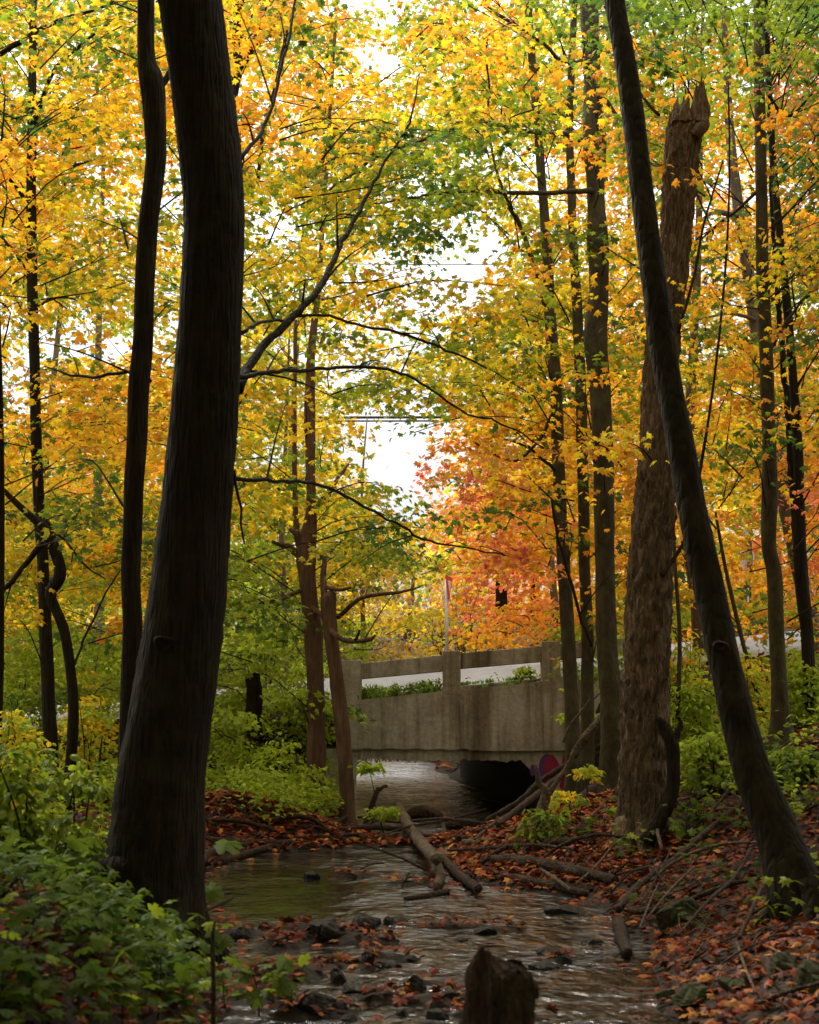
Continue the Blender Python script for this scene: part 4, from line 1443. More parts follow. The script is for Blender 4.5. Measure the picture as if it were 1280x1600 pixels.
BUSH = [
    ('bright green shrub left of the dead tree trunk at bridge height', 420, 1000, 24, 120, 130, 'LG', 46),
    ('yellow-green shrub between the massive trunk and the dead tree', 380, 1120, 21, 110, 110, 'LG', 44),
    ('low leafy shrub at the foot of the stub-limbed dead tree', 440, 1185, 18.5, 150, 60, 'LG', 24),
    ('small green shrub on leaf litter right of the massive trunk', 365, 1170, 19, 80, 60, 'LG', 14),
    ('green shrub at the left end of the bridge wall', 485, 1105, 21.3, 95, 130, 'GL', 34),
    ('drooping lime sprig under the left corner of the bridge', 575, 1195, 18.5, 70, 30, 'LG', 9),
    ('green shrub behind the thin left tree', 40, 1040, 22, 140, 120, 'LG', 42),
    ('yellow-green shrub between thin left tree and slim dark trunk', 150, 1020, 24, 120, 130, 'GL', 44),
    ('dense lime shrub under the crooked tree', 140, 1105, 18, 130, 70, 'LY', 34),
    ('lime shrub touching the left edge behind the seedlings', 20, 1130, 14, 130, 80, 'LY', 32),
    ('bright shrub between the dead snag and the leaning tree', 1085, 1090, 17, 90, 100, 'LG', 36),
    ('low green shrub at the base of the leaning tree slope', 1100, 1160, 14, 110, 60, 'GL', 26),
    ('broad yellow-green shrub right of the leaning tree', 1170, 1060, 19, 110, 130, 'LY', 46),
    ('green shrub at the foot of the slim trunks by the right edge', 1255, 1090, 17, 90, 120, 'LG', 40),
    ('low shrub on the slope under the straight slender trunk', 1240, 1190, 13, 110, 60, 'GD', 26),
    ('yellow leaved sprig over the driftwood by the abutment', 912, 1202, 15.5, 64, 14, 'LY', 6),
    ('yellow sprig above the pale forked driftwood', 880, 1242, 15, 74, 16, 'YL', 7),
    ('tall lime shrub with broad leaves at the left edge above the dark seedlings', 25, 1195, 8.5, 150, 100, 'GV', 20),
    ('lime shrub between the left edge shrub and the massive trunk', 120, 1215, 9.5, 130, 80, 'VG', 18),
    ('yellow-green shrub hiding the road left of the thin left tree', 20, 1070, 21.5, 130, 70, 'GL', 26),
    ('lime shrub hiding the road right of the thin left tree', 140, 1075, 21.6, 120, 60, 'LY', 24),
    ('green roadside shrub just right of the massive trunk', 370, 1080, 21.6, 110, 70, 'GL', 24),
    ('green roadside shrub between the massive trunk and the dead tree at road level', 455, 1068, 21.8, 90, 50, 'GL', 20),
    ('golden roadside shrub right of the dead snag', 1068, 1022, 21.8, 110, 70, 'LY', 20),
    ('green roadside shrub right of the straight slender trunk', 1250, 1030, 21.8, 90, 50, 'GL', 18),
    ('small green plant among driftwood right of the tunnel', 850, 1285, 14, 80, 36, 'VG', 8),
    ('green sprig beneath the straight stick at the dam', 600, 1265, 17.5, 70, 40, 'LG', 12),
    ('leafy weed behind the right parapet panel', 818, 1046, 22.9, 40, 24, 'GL', 8),
]
for b in BUSH:
    bush(*b[:7], int(b[7] * 1.7), size=.072)

# seedlings: prototypes with stem and foliage, then copies
def seedling(kind, size, n, h, kinds):
    root = thing('maple_seedling' if kind == 'fine' else 'young_shrub', (0, 0, -50), 'x', 'plant')
    mb, st = MB(), MB()
    top = np.array([rng.normal(0, .06), rng.normal(0, .06), h])
    C = catmull([np.array([0, 0, -.08]), top * .5 + rng.normal(0, .02, 3), top], 8)
    V, Fs = tube(C, np.linspace(.006, .003, 8), 5)
    st.add(V, Fs, 0, smooth=True)
    tiers = np.linspace(.35, 1, n)
    for tz in tiers:
        for s in (0, math.pi):
            a = rng.uniform(0, 6.28) + s
            p0 = top * tz
            L = size * rng.uniform(.8, 1.5)
            p1 = p0 + np.array([math.cos(a) * L, math.sin(a) * L, L * .25])
            V, Fs = tube([p0, p1], np.array([.003, .0018]), 4, cap=False)
            st.add(V, Fs, 0)
            m = 1 if kind == 'fine' else 4
            for k in range(m):
                q0 = p0 + (p1 - p0) * ((k + 1) / m)
                c = PAL[kinds[0] if rng.random() < .75 else kinds[1]] * rng.uniform(.75, 1.15)
                aa = a + (0 if m == 1 else (1 if k % 2 else -1) * .8 * (k < m - 1))
                add_leaves(mb, kind, q0[None], np.array([aa + rng.normal(0, .25)]), np.array([rng.normal(-.25, .32)]), np.array([rng.normal(0, .42)]),
                           np.array([size * rng.uniform(.75, 1.2) * (1 if kind == 'fine' else .75)]), c[None])
    mb.build('foliage', M['leaf_low'], root, color=True)
    st.build('stem', M['twig'], root)
    return root


PROT = {'A': [seedling('fine', .115, 5, .34, 'VV' if _ % 3 else 'VG') for _ in range(5)],     # broad dark green maple seedlings
        'B': [seedling('oval', .10, 6, .52, 'GV') for _ in range(5)],     # lime shrubs with small oval leaves
        'C': [seedling('fine', .09, 4, .28, 'VG') for _ in range(3)]}
used = set()
ORD = ['first', 'second', 'third', 'fourth', 'fifth', 'sixth', 'seventh', 'eighth', 'ninth', 'tenth', 'eleventh', 'twelfth', 'thirteenth', 'fourteenth', 'fifteenth', 'sixteenth']
ROWS = [  # prototype, label stem, scale, list of (px, py) of the foot
    ('B', 'lime shrub seedling, {} from left in the row level with the crooked tree foot', 1.0, [(5, 1215), (45, 1230), (88, 1222), (130, 1240), (175, 1228)]),
    ('B', 'yellow-green shrub seedling, {} from left in the row halfway down the left bank', .8, [(12, 1300), (50, 1290), (90, 1310), (128, 1300), (165, 1320), (205, 1305)]),
    ('A', 'broad-leaved seedling, {} from left in the row before the massive trunk foot', 1.0, [(20, 1380), (70, 1400), (120, 1420), (165, 1435), (215, 1450), (262, 1462)]),
    ('A', 'dark green seedling, {} from left in the row below the massive trunk foot', .8, [(30, 1500), (85, 1510), (140, 1500), (195, 1520), (250, 1510), (300, 1530), (345, 1520)]),
    ('A', 'dark seedling, {} from left along the bottom edge of the left bank', .7, [(20, 1590), (75, 1600), (130, 1590), (190, 1605), (245, 1590), (300, 1600), (355, 1590), (405, 1600), (445, 1590)]),
    ('C', 'small green seedling, {} from left in the row under the dead snag', .8, [(905, 1300), (945, 1320), (1075, 1320), (1105, 1300)]),
    ('C', 'slope seedling, {} from left in the row below the green bank at right', .9, [(1090, 1255), (1120, 1230), (1180, 1210), (1250, 1230)]),
]
for (k, stem, sc, spots) in ROWS:
    grp = stem.split(',')[0] + 's'
    for i_, (px, py) in enumerate(spots):
        pr = PROT[k][i_ % len(PROT[k])]
        o = pr if id(pr) not in used else copy_tree(pr)
        used.add(id(pr))
        h_ = hit(px, min(py, 1640), 2.6, water=False)
        o.location = (h_[0], h_[1], h_[2])
        o.rotation_euler = (0, 0, rng.uniform(0, 6.28))
        s = sc * rng.uniform(.85, 1.25) * (1 if h_[1] < 9 else 1.3)
        o.scale = (s, s, s)
        o['label'] = stem.format(ORD[i_])
        o['group'] = grp

# low undergrowth as one mass on both banks (ground cover)
mb = MB()
n_u = 0
for (x0, x1, y0, y1, n, kinds) in [(-9, -2.4, 11, 21, 900, 'LG'), (-4, -1.0, 16.6, 21.8, 1000, 'LG'), (2.8, 9, 12, 21, 900, 'LG'), (-14, -1.5, 22, 22.6, 160, 'LG'), (-12, -1.6, 30, 36, 800, 'LG'), (3, 14, 30.5, 36, 800, 'LG'), (-3.2, -1.0, 3.2, 9.5, 900, 'VD'), (1.8, 4, 8, 14, 110, 'VG'), (-1.2, 3, 30.5, 40, 260, 'TY')]:
    for _ in range(n):
        x, y = rng.uniform(x0, x1), rng.uniform(y0, y1)
        xl, xr = np.interp(y, CH[:, 0], CH[:, 1]), np.interp(y, CH[:, 0], CH[:, 2])
        if xl - .3 < x < xr + .3:
            continue
        if fbm(x * 1.3, y * 1.3) < (-.3 if y < 9.5 else -.05) and y < 21:
            continue
        z = float(gz(x, y)) + rng.uniform(.08, .4 if y > 10 else .2)
        m = 9
        a = rng.uniform(0, 6.28, m)
        pos = np.stack([x + .12 * np.cos(a) * rng.uniform(.2, 1.6, m), y + .12 * np.sin(a), z + rng.normal(0, .05, m)], -1)
        c = PAL[kinds[0] if rng.random() < .7 else kinds[1]] * rng.uniform(.7, 1.1)
        add_leaves(mb, 'maple' if kinds[0] == 'V' else 'oval', pos, a, rng.normal(-.2, .35, m), rng.normal(0, .4, m), rng.uniform(.05, .09, m) * (1.0 if y < 25 else 1.7), c[None] * rng.uniform(.8, 1.2, (m, 1)))
tag(mb.build('undergrowth', M['leaf_low'], color=True), kind='stuff')

# grass on the bridge ledge
mb = MB()
cl = [(rng.uniform(538, 695), rng.uniform(.5, 1.3)) for _ in range(26)] + [(rng.uniform(720, 850), rng.uniform(.25, .6)) for _ in range(14)]
for cpx, hs_ in cl:
    cy0 = BY + rng.uniform(.08, .7)
    for _ in range(20):
        x = W(cpx + rng.normal(0, 5), 1080, BY + .2)[0]
        y = cy0 + rng.normal(0, .05)
        z = topz(x) if y < BY + .36 else road_z(x, y) + .03
        h = rng.uniform(.05, .14) * hs_
        dx, dy = rng.normal(0, .07) * hs_, rng.normal(-.02, .06)
        wv = rng.uniform(.005, .013)
        c = np.array([.10, .19, .02]) * rng.uniform(.5, 1.9) + np.array([.08, .03, 0]) * (rng.random() < .25)
        mb.add([(x - wv, y, z), (x + wv, y, z), (x + dx * .5 + wv * .7, y + dy * .5, z + h * .75), (x + dx * .5 - wv * .7, y + dy * .5, z + h * .75), (x + dx * 1.5, y + dy, z + h * .95)],
               [np.array([(0, 1, 2, 3)]), np.array([(3, 2, 4)])], 0, c)
for _ in range(90):
    px = rng.uniform(530, 690) if rng.random() < .75 else rng.uniform(725, 845)
    y = BY + rng.uniform(.0, .7)
    x = W(px, 1080, y)[0]
    z = (topz(x) if y < BY + .36 else road_z(x, y)) + rng.uniform(.01, .12)
    m = 6
    a_ = rng.uniform(0, 6.28, m)
    add_leaves(mb, 'oval', np.array([x, y, z]) + rng.normal(0, .03, (m, 3)), a_, rng.normal(.1, .4, m), rng.normal(0, .5, m), rng.uniform(.04, .09, m), PAL['VGVV'[rng.integers(4)]] * rng.uniform(.6, 1.1, (m, 1)))
tag(mb.build('ledge_grass', M['leaf_low'], color=True), kind='stuff')

# bare brush on the hillside beyond the bridge
mb = MB()
for _ in range(700):
    px, d = rng.uniform(540, 740), rng.uniform(32, 44)
    b = np.array([(px - 640) / F_PX * d, d, 0])
    b[2] = float(gz(b[0], b[1]))
    e = b + np.array([rng.normal(0, .5), rng.normal(0, .3), rng.uniform(.5, 2.0)])
    C = catmull([b, (b + e) / 2 + rng.normal(0, .1, 3), e], 5)
    V, Fs = tube(C, np.linspace(.016, .006, 5), 3, cap=False)
    mb.add(V, Fs, 1)
    if rng.random() < .7:
        m = 7
        pos = e + rng.normal(0, .25, (m, 3))
        add_leaves(mb, 'far', pos, rng.uniform(0, 6, m), rng.normal(-.3, .4, m), rng.normal(0, .5, m), np.full(m, .14), np.tile(PAL[random.choice('YTYLT')], (m, 1)))
tag(mb.build('hillside_brush', [M['leaf_low'], M['bark_far']], color=True), kind='stuff')

# ------------------------------------------------------------------ fallen leaves (litter)
LIT = np.array([(.26, .042, .012), (.36, .085, .016), (.19, .038, .014), (.48, .19, .025), (.12, .042, .018), (.32, .055, .012), (.09, .030, .013), (.40, .12, .018)])
mb = MB()
for (x0, x1, y0, y1, n, sz) in [(-3.6, 3.8, 2.6, 8, 15000, .066), (-4.8, 4.8, 8, 14, 17000, .074), (-6, 6, 14, 21.5, 14000, .095), (-12, 12, 21.5, 49, 15000, .19), (-9, 9, 14, 22, 4000, .11), (-2.8, 2.2, 16.0, 18.8, 5200, .085), (.2, 2.4, 12.5, 16, 2500, .08)]:
    x, y = rng.uniform(x0, x1, n), rng.uniform(y0, y1, n)
    z = gz(x, y)
    keep = (z > water_z(y) + .004) & ~((y > 22.6) & (y < 28.4) & ((x > -14)))
    x, y, z = x[keep], y[keep], z[keep]
    m = len(x)
    c = LIT[rng.integers(0, len(LIT), m)] * (rng.uniform(.35, .95, (m, 1)) if sz not in (.085, .08) else rng.uniform(.6, 1.35, (m, 1)))
    add_leaves(mb, 'maple', np.stack([x, y, z + rng.uniform(.004, .05, m)], -1), rng.uniform(0, 6.28, m), rng.normal(0, .35, m), rng.normal(0, .4, m), sz * rng.uniform(.6, 1.15, m), c)
# floating leaves
x, y = rng.uniform(-2, 1.6, 900), rng.uniform(6, 17, 900)
z = gz(x, y)
k = (z < -.005) & (z > -.07)
x, y = x[k], y[k]
m = len(x)
c = LIT[rng.integers(0, len(LIT), m)]
add_leaves(mb, 'maple', np.stack([x, y, np.full(m, .008)], -1), rng.uniform(0, 6.28, m), rng.normal(0, .06, m), rng.normal(0, .06, m), .08 * rng.uniform(.6, 1.15, m), c)
tag(mb.build('leaf_litter', M['litter'], color=True), kind='stuff')

# ------------------------------------------------------------------ driftwood, sticks, logs
def stick(name, label, pts, m='log', lift=0.0, group=None, cat='branch', d=None, forks=(), rough=.12, wet=True):
    if d is None:
        a, b = hit(pts[0][0], pts[0][1]), hit(pts[-1][0], pts[-1][1])
        d = (a[1], b[1])
    elif not isinstance(d, tuple):
        d = (d, d)
    P, r_ = px_path(pts, d[0], d[1])
    r_ = r_ * (.82 if len(pts) < 5 else .9)
    P[:, 2] += lift
    Q, q = resample(P, r_, max(.03, r_.mean() * .7), 8)
    base = Q[0].copy()
    root = thing(name, base, label, cat, group) if forks else None
    mb = MB()
    V, Fs = tube(Q, q, 9 if q.max() < .05 else 14, rough, int(pts[0][0] * 7 + pts[0][1]))
    mb.add(V, Fs, 0, smooth=True)
    if not forks:
        o = mb.build(name, M[m], None, base)
        tag(o, label, cat, group)
        return o
    mb.build('stem', M[m], root, base)
    for f in forks:
        C, cq = px_path(f, d[0], d[1])
        C, cq = resample(C, cq, .04, 6)
        mb = MB()
        V, Fs = tube(C, cq, 7, rough, int(f[0][0]))
        mb.add(V, Fs, 0, smooth=True)
        mb.build('side_branch', M[m], root, base)
    return root


G1, G2, G3 = 'driftwood along the dam across the stream', 'driftwood heaped at the right of the pool', 'fallen branches on the right bank'
S = [
    ('fallen_log', 'straight brown log lying at the left rear edge of the pool', [(306, 1316, 13), (380, 1320, 13), (457, 1321, 11)], 'log', .03, G1, 'log'),
    ('bent_branch', 'curved grey branch dipping into the pool beside the massive trunk', [(306, 1366, 16), (322, 1342, 15), (345, 1331, 13), (372, 1326, 10), (395, 1322, 7)], 'log', .03, G1, 'branch'),
    ('fallen_log', 'dark half-sunk log behind the curved grey branch', [(345, 1350, 13), (385, 1337, 13), (430, 1323, 10)], 'log', .02, G1, 'log'),
    ('fallen_branch', 'thin branch on red leaves above the straight brown log', [(318, 1288, 7), (370, 1289, 8), (405, 1297, 9), (432, 1305, 7)], 'log', .05, G1, 'branch'),
    ('fallen_branch', 'arched branch in the middle of the leafy dam', [(424, 1291, 10), (455, 1284, 11), (485, 1287, 9), (512, 1305, 7)], 'log', .06, G1, 'branch'),
    ('fallen_branch', 'short stick slanting up from the leafy dam left of the upright stick', [(470, 1280, 5), (490, 1292, 5), (508, 1306, 5)], 'log', .06, G1, 'branch'),
    ('fallen_log', 'long horizontal log in the middle of the dam below the tunnel', [(535, 1303, 10), (580, 1299, 11), (625, 1301, 10)], 'log', .05, G1, 'log'),
    ('bent_branch', 'hooked branch end under the long horizontal log', [(530, 1310, 6), (555, 1308, 7), (570, 1315, 7)], 'log', .03, G1, 'branch'),
    ('fallen_branch', 'crossing twig pair at the left of the upright stick', [(518, 1298, 6), (540, 1284, 7), (552, 1277, 6)], 'log', .06, G1, 'branch'),
    ('fallen_branch', 'thin log running right from the big broken log', [(645, 1311, 8), (720, 1315, 9), (800, 1313, 7), (862, 1306, 5)], 'log', .05, G2, 'branch'),
    ('fallen_log', 'root wad with a short thick log just below the tunnel mouth', [(632, 1282, 16), (660, 1274, 24), (690, 1284, 18)], 'log', .05, G1, 'log'),
    ('fallen_log', 'short round log end beneath the tunnel shadow', [(700, 1296, 16), (725, 1292, 18), (742, 1293, 16)], 'log', .05, G1, 'log'),
    ('broken_log', 'thick pale-topped broken log slanting into the pool', [(622, 1280, 17), (640, 1318, 20), (660, 1348, 21), (682, 1378, 21)], 'log_pale', .20, G2, 'log'),
    ('wood_stub', 'pale upright stub at the lower end of the slanting broken log', [(683, 1396, 16), (688, 1378, 17), (684, 1352, 12)], 'log_pale', .06, G2, 'log'),
    ('fallen_log', 'dark log sliding into the water right of the pale stub', [(692, 1350, 15), (715, 1375, 18), (748, 1400, 16)], 'log', .06, G2, 'log'),
    ('fallen_log', 'dark pointed log floating in front of the pale stub', [(632, 1408, 6), (665, 1404, 11), (700, 1397, 12)], 'log', .02, G2, 'log'),
    ('fallen_log', 'pale knotted log lying across the heap at right', [(725, 1330, 11), (775, 1333, 17), (820, 1338, 17), (868, 1330, 12)], 'log_pale', .10, G2, 'log'),
    ('fallen_log', 'long dark log at the right waterline under the heap', [(772, 1352, 18), (830, 1358, 22), (900, 1372, 22), (962, 1387, 16)], 'log', .06, G2, 'log'),
    ('fallen_log', 'lower dark log parallel to the long waterline log', [(790, 1376, 14), (850, 1388, 16), (915, 1404, 13)], 'log', .04, G2, 'log'),
    ('fallen_branch', 'short slanting branch lying over the waterline logs', [(845, 1372, 5), (868, 1388, 8), (892, 1406, 7)], 'log_pale', .08, G2, 'branch'),
    ('fallen_branch', 'short dark branch sloping off the heap toward the water', [(752, 1362, 8), (775, 1346, 10), (795, 1336, 9)], 'log', .08, G2, 'branch'),
    ('mossy_log', 'short mossy log on the right waterline below the heap', [(840, 1330, 20), (890, 1322, 20), (930, 1318, 14)], 'log', .03, G2, 'log'),
    ('leaning_branch', 'long thin branch leaning up toward the red graffiti', [(758, 1292, 8), (810, 1262, 10), (850, 1226, 10), (900, 1196, 9), (950, 1166, 8)], 'log', .08, G2, 'branch'),
    ('leaning_branch', 'thicker branch leaning beside the long thin one below the graffiti', [(778, 1304, 11), (830, 1262, 13), (880, 1222, 12), (935, 1186, 11)], 'log', .10, G2, 'branch'),
    ('leaning_log', 'dark log leaning on the bank under the knobbly trunk', [(870, 1290, 15), (915, 1248, 17), (962, 1208, 15)], 'log', .05, G2, 'log'),
    ('fallen_branch', 'thin dark stick sticking out left of the leaning branches', [(752, 1256, 5), (785, 1262, 6), (815, 1265, 6)], 'log', .06, G2, 'branch'),
    ('fallen_branch', 'long crooked branch rising from the water edge across the right bank', [(966, 1448, 12), (1000, 1408, 12), (1060, 1362, 11), (1125, 1305, 9), (1182, 1262, 7)], 'log', .12, G3, 'branch'),
    ('fallen_branch', 'nearly level branch at the right bank foot running to the leaning tree', [(985, 1447, 11), (1030, 1444, 11), (1080, 1428, 10), (1150, 1403, 8), (1235, 1388, 6)], 'log', .10, G3, 'branch'),
    ('bowed_branch', 'thin arched branch in the tangle below the snag', [(1018, 1402, 5), (1055, 1372, 6), (1110, 1349, 6), (1160, 1342, 5), (1212, 1346, 4)], 'log_pale', .12, G3, 'branch'),
    ('looping_vine', 'pale looping vine rising at the foot of the twisted vine', [(1035, 1348, 6), (1028, 1310, 7), (1040, 1280, 7), (1058, 1268, 6), (1080, 1262, 4)], 'log_pale', .10, G3, 'vine'),
    ('looping_vine', 'thin hanging loop beside the pale looping vine', [(1060, 1268, 4), (1072, 1280, 4), (1074, 1305, 3), (1070, 1325, 3)], 'log_pale', .10, G3, 'vine'),
    ('fallen_branch', 'steep dark branch right of the mossy boulder', [(1156, 1495, 8), (1175, 1450, 8), (1195, 1405, 8), (1228, 1370, 6)], 'log', .10, G3, 'branch'),
    ('fallen_branch', 'thin pale stick pointing down to the lower right water', [(1152, 1490, 5), (1165, 1530, 6), (1182, 1572, 5)], 'log_pale', .06, G3, 'branch'),
    ('fallen_branch', 'curved grey branch at the right edge above the leaning tree foot', [(1215, 1232, 9), (1245, 1218, 8), (1290, 1210, 7)], 'log', .10, G3, 'branch'),
    ('fallen_branch', 'stick crossing the bank right of the leaning tree', [(1228, 1275, 8), (1255, 1284, 8), (1290, 1272, 6)], 'log', .10, G3, 'branch'),
    ('fallen_branch', 'branch in the lower right corner along the water', [(1180, 1590, 9), (1230, 1572, 9), (1290, 1555, 7)], 'log', .06, G3, 'branch'),
    ('fallen_log', 'dark short log in the lower right corner', [(1195, 1512, 17), (1215, 1545, 20), (1240, 1575, 20)], 'log', .04, G3, 'log'),
    ('wood_stub', 'dark rotten root at the water edge left of the right bank tangle', [(968, 1450, 24), (972, 1475, 26), (982, 1500, 18)], 'log', .04, G3, 'log'),
    ('fallen_branch', 'thin forked stick in the tangle left of the arched branch', [(965, 1385, 4), (1000, 1378, 5), (1020, 1376, 5), (1040, 1402, 3)], 'log', .10, G3, 'branch'),
    ('fallen_branch', 'faint thin stick on the leaves above the mossy boulder', [(1000, 1440, 4), (1025, 1400, 5), (1045, 1360, 4), (1050, 1345, 3)], 'log', .12, G3, 'branch'),
    ('fallen_log', 'mossy log lying across the left wood between slim trunk and crooked tree', [(118, 1196, 20), (155, 1195, 21), (196, 1195, 21)], 'log', .04, None, 'log'),
    ('fallen_log', 'sloping mossy log right of the massive trunk', [(308, 1228, 18), (345, 1240, 20), (385, 1256, 14)], 'log', .04, None, 'log'),
    ('drift_twig', 'bare twigs washed against the massive trunk foot at the pool edge', [(318, 1425, 6), (335, 1410, 7), (362, 1402, 4)], 'log', .04, None, 'branch'),
    ('drift_twig', 'second bare twig below the first at the pool edge by the massive trunk', [(320, 1432, 5), (340, 1422, 6), (364, 1410, 4)], 'log', .04, None, 'branch'),
    ('fallen_branch', 'thin dark branch spanning the dam in front of the root wad', [(560, 1288, 4), (620, 1296, 5), (690, 1292, 5), (760, 1300, 4)], 'log', .10, G1, 'branch'),
    ('fallen_branch', 'thin branch crossing over the long horizontal log', [(520, 1316, 4), (560, 1306, 5), (600, 1290, 5), (640, 1282, 3)], 'log', .10, G1, 'branch'),
    ('fallen_branch', 'dark branch rising from the far pool shore at left', [(400, 1320, 4), (440, 1304, 5), (470, 1290, 5), (500, 1270, 3)], 'log', .10, G1, 'branch'),
    ('fallen_branch', 'long thin branch lying along the back of the pool', [(330, 1302, 5), (400, 1310, 5), (470, 1312, 6), (540, 1318, 4)], 'log', .06, G1, 'branch'),
    ('fallen_branch', 'short dark branch poking up behind the straight brown log', [(408, 1316, 6), (412, 1300, 7), (416, 1285, 5)], 'log', .05, G1, 'branch'),
    ('fallen_branch', 'thin branch propped on the slanting broken log', [(590, 1330, 3), (640, 1312, 5), (700, 1300, 5), (760, 1282, 4)], 'log', .16, G2, 'branch'),
    ('fallen_branch', 'dark branch slanting across the heap below the pale knotted log', [(700, 1350, 5), (760, 1348, 7), (830, 1344, 7), (900, 1352, 5)], 'log', .14, G2, 'branch'),
    ('fallen_branch', 'thin stick pointing from the heap toward the tunnel', [(742, 1330, 5), (770, 1305, 6), (800, 1285, 4)], 'log_pale', .12, G2, 'branch'),
    ('fallen_branch', 'thin crooked stick over the right end of the waterline log', [(900, 1405, 4), (935, 1372, 5), (960, 1340, 4)], 'log_pale', .12, G2, 'branch'),
    ('fallen_branch', 'dark branch arching from the snag foot to the heap', [(990, 1335, 5), (930, 1330, 7), (880, 1345, 7), (850, 1365, 5)], 'log', .14, G2, 'branch'),
    ('fallen_branch', 'long thin branch slanting down in front of the leaning tree', [(1060, 1500, 4), (1110, 1440, 6), (1150, 1400, 6), (1190, 1330, 5), (1215, 1290, 3)], 'log', .14, G3, 'branch'),
    ('fallen_branch', 'thin stick lying across the two long branches of the right bank', [(1010, 1470, 3), (1050, 1420, 5), (1085, 1385, 4)], 'log_pale', .14, G3, 'branch'),
    ('fallen_branch', 'pale thin stick left of the mossy boulder', [(1000, 1480, 4), (1015, 1440, 4), (1030, 1405, 3)], 'log_pale', .12, G3, 'branch'),
    ('fallen_branch', 'slender branch fanning up the slope right of the snag', [(1070, 1330, 4), (1120, 1280, 5), (1150, 1235, 4), (1165, 1205, 3)], 'log', .12, G3, 'branch'),
]
for s in S:
    stick(s[0], s[1], s[2], s[3], s[4], s[5], s[6])
hb = hit(570, 1296)
stick('upright_stick', 'dark broken stick standing upright in the dam before the tunnel', [(568, 1300, 11), (578, 1268, 11), (588, 1240, 10), (592, 1230, 7)], 'log', 0, None, 'stick', hb[1], forks=[[(590, 1236, 5), (600, 1229, 6), (606, 1229, 4)]])
hb = hit(845, 1296)
stick('forked_branch', 'pale forked driftwood standing against the bank by the graffiti', [(838, 1305, 22), (846, 1270, 20), (853, 1240, 17), (842, 1222, 10), (838, 1195, 5)], 'log_pale', 0, G2, 'branch', hb[1], forks=[[(853, 1245, 12), (870, 1222, 8), (890, 1190, 6), (900, 1165, 4)]])
stick('leaning_log', 'pale broken branch slanting up between the slender trunks by the bridge', [(895, 1182, 16), (915, 1152, 17), (945, 1118, 16)], 'log_pale', 0, G2, 'log', 16.8, forks=[[(880, 1160, 4), (890, 1135, 4), (908, 1112, 4), (922, 1092, 2)]])
stick('plant_stalk', 'dark dead stalk standing in the lower left water edge', [(333, 1610, 10), (334, 1540, 9), (332, 1470, 8), (336, 1440, 4)], 'log', 0, None, 'plant', 5.4)
stick('plant_stalk', 'thin dark stem rising through the left shrubs in front of the red leaves', [(150, 1250, 4), (154, 1200, 4), (160, 1150, 3)], 'log', 0, None, 'plant', 10.0)
hb = hit(745, 1415)
stick('bare_twig', 'bare forked twig reaching over the pool from the broken log', [(665, 1378, 5), (630, 1360, 4), (590, 1345, 3), (560, 1334, 2)], 'log', .10, G2, 'branch', 13.0, forks=[[(640, 1363, 3), (632, 1378, 2), (628, 1388, 1.5)], [(600, 1349, 2.5), (580, 1350, 2), (565, 1358, 1.5)]])

# small fallen twigs scattered over both banks and the dam
mb = MB()
for (x0, x1, y0, y1, n) in [(1.2, 3.8, 7.5, 15, 190), (-2.6, 1.6, 15.5, 19, 130), (.3, 2.4, 12.5, 19, 90), (-3.5, -1.6, 4, 16, 60)]:
    for _ in range(n):
        x, y = rng.uniform(x0, x1), rng.uniform(y0, y1)
        z = float(gz(x, y))
        if z < .01:
            continue
        a, L = rng.normal(.6, .8), rng.uniform(.12, .55)
        e = np.array([math.cos(a) * L, math.sin(a) * L, 0])
        q1 = np.array([x, y, z + .02]) + e
        q1[2] = float(gz(q1[0], q1[1])) + rng.uniform(.02, .16)
        mid = (np.array([x, y, z + .02]) + q1) / 2 + rng.normal(0, .03, 3) + [0, 0, .03]
        C = catmull([(x, y, z + .01), mid, q1], 7)
        V, Fs = tube(C, np.linspace(rng.uniform(.004, .012), .003, 7), 5)
        mb.add(V, Fs, 0 if rng.random() < .6 else 1, smooth=True)
tag(mb.build('twig_litter', [M['log'], M['log_pale']]), kind='stuff')

# foreground stump and a dark stump at left
b0 = np.array([W(775, 1590, 5.0)[0], 5.0, -.15])
st = thing('tree_stump', b0, 'rotten broken stump standing in the water at the bottom of the picture', 'stump')


def ragged(pts, d, sides, seed, amp):
    P, r_ = px_path(pts, d)
    Q, q = resample(P, r_, .02)
    V, Fs = tube(Q, q, sides, .07, seed, ridges=13, ridge_amp=.16)
    g = np.random.default_rng(seed)
    n = len(Q)
    off = (np.sin(np.arange(sides) / sides * 2 * math.pi * 3 + seed) * .5 + np.clip(g.normal(0, .4, sides), -.6, .6)) * amp
    VV = V.reshape(n, sides, 3)
    wgt = np.clip((np.arange(n) - n * .6) / (n * .4), 0, 1)
    VV[:, :, 2] += wgt[:, None] * off[None]
    return VV.reshape(-1, 3), Fs


mb = MB()
V, Fs = ragged([(768, 1720, 112), (772, 1640, 108), (782, 1580, 100), (792, 1540, 88), (800, 1520, 84)], 5.0, 40, 3, .055)
mb.add(V, Fs, 0, smooth=True)
mb.build('trunk', M['stump'], st, b0)
mb = MB()
V, Fs = ragged([(742, 1720, 56), (744, 1620, 48), (748, 1560, 42), (747, 1525, 36), (753, 1500, 28), (757, 1484, 20)], 4.85, 18, 7, .012)
mb.add(V, Fs, 0, smooth=True)
mb.build('splinter', M['stump'], st, b0)
P = hit(397, 1128)
b0 = np.array([P[0], 20.5, float(gz(P[0], 20.5))])
o = MB()
V, Fs = ragged([(398, 1150, 28), (397, 1110, 26), (396, 1075, 24), (396, 1052, 22)], 20.5, 14, 5, .05)
o.add(V, Fs, 0, smooth=True)
tag(o.build('tree_stump', M['bark_dark'], None, b0), 'dark snapped stump among green shrubs left of the dead tree', 'stump')

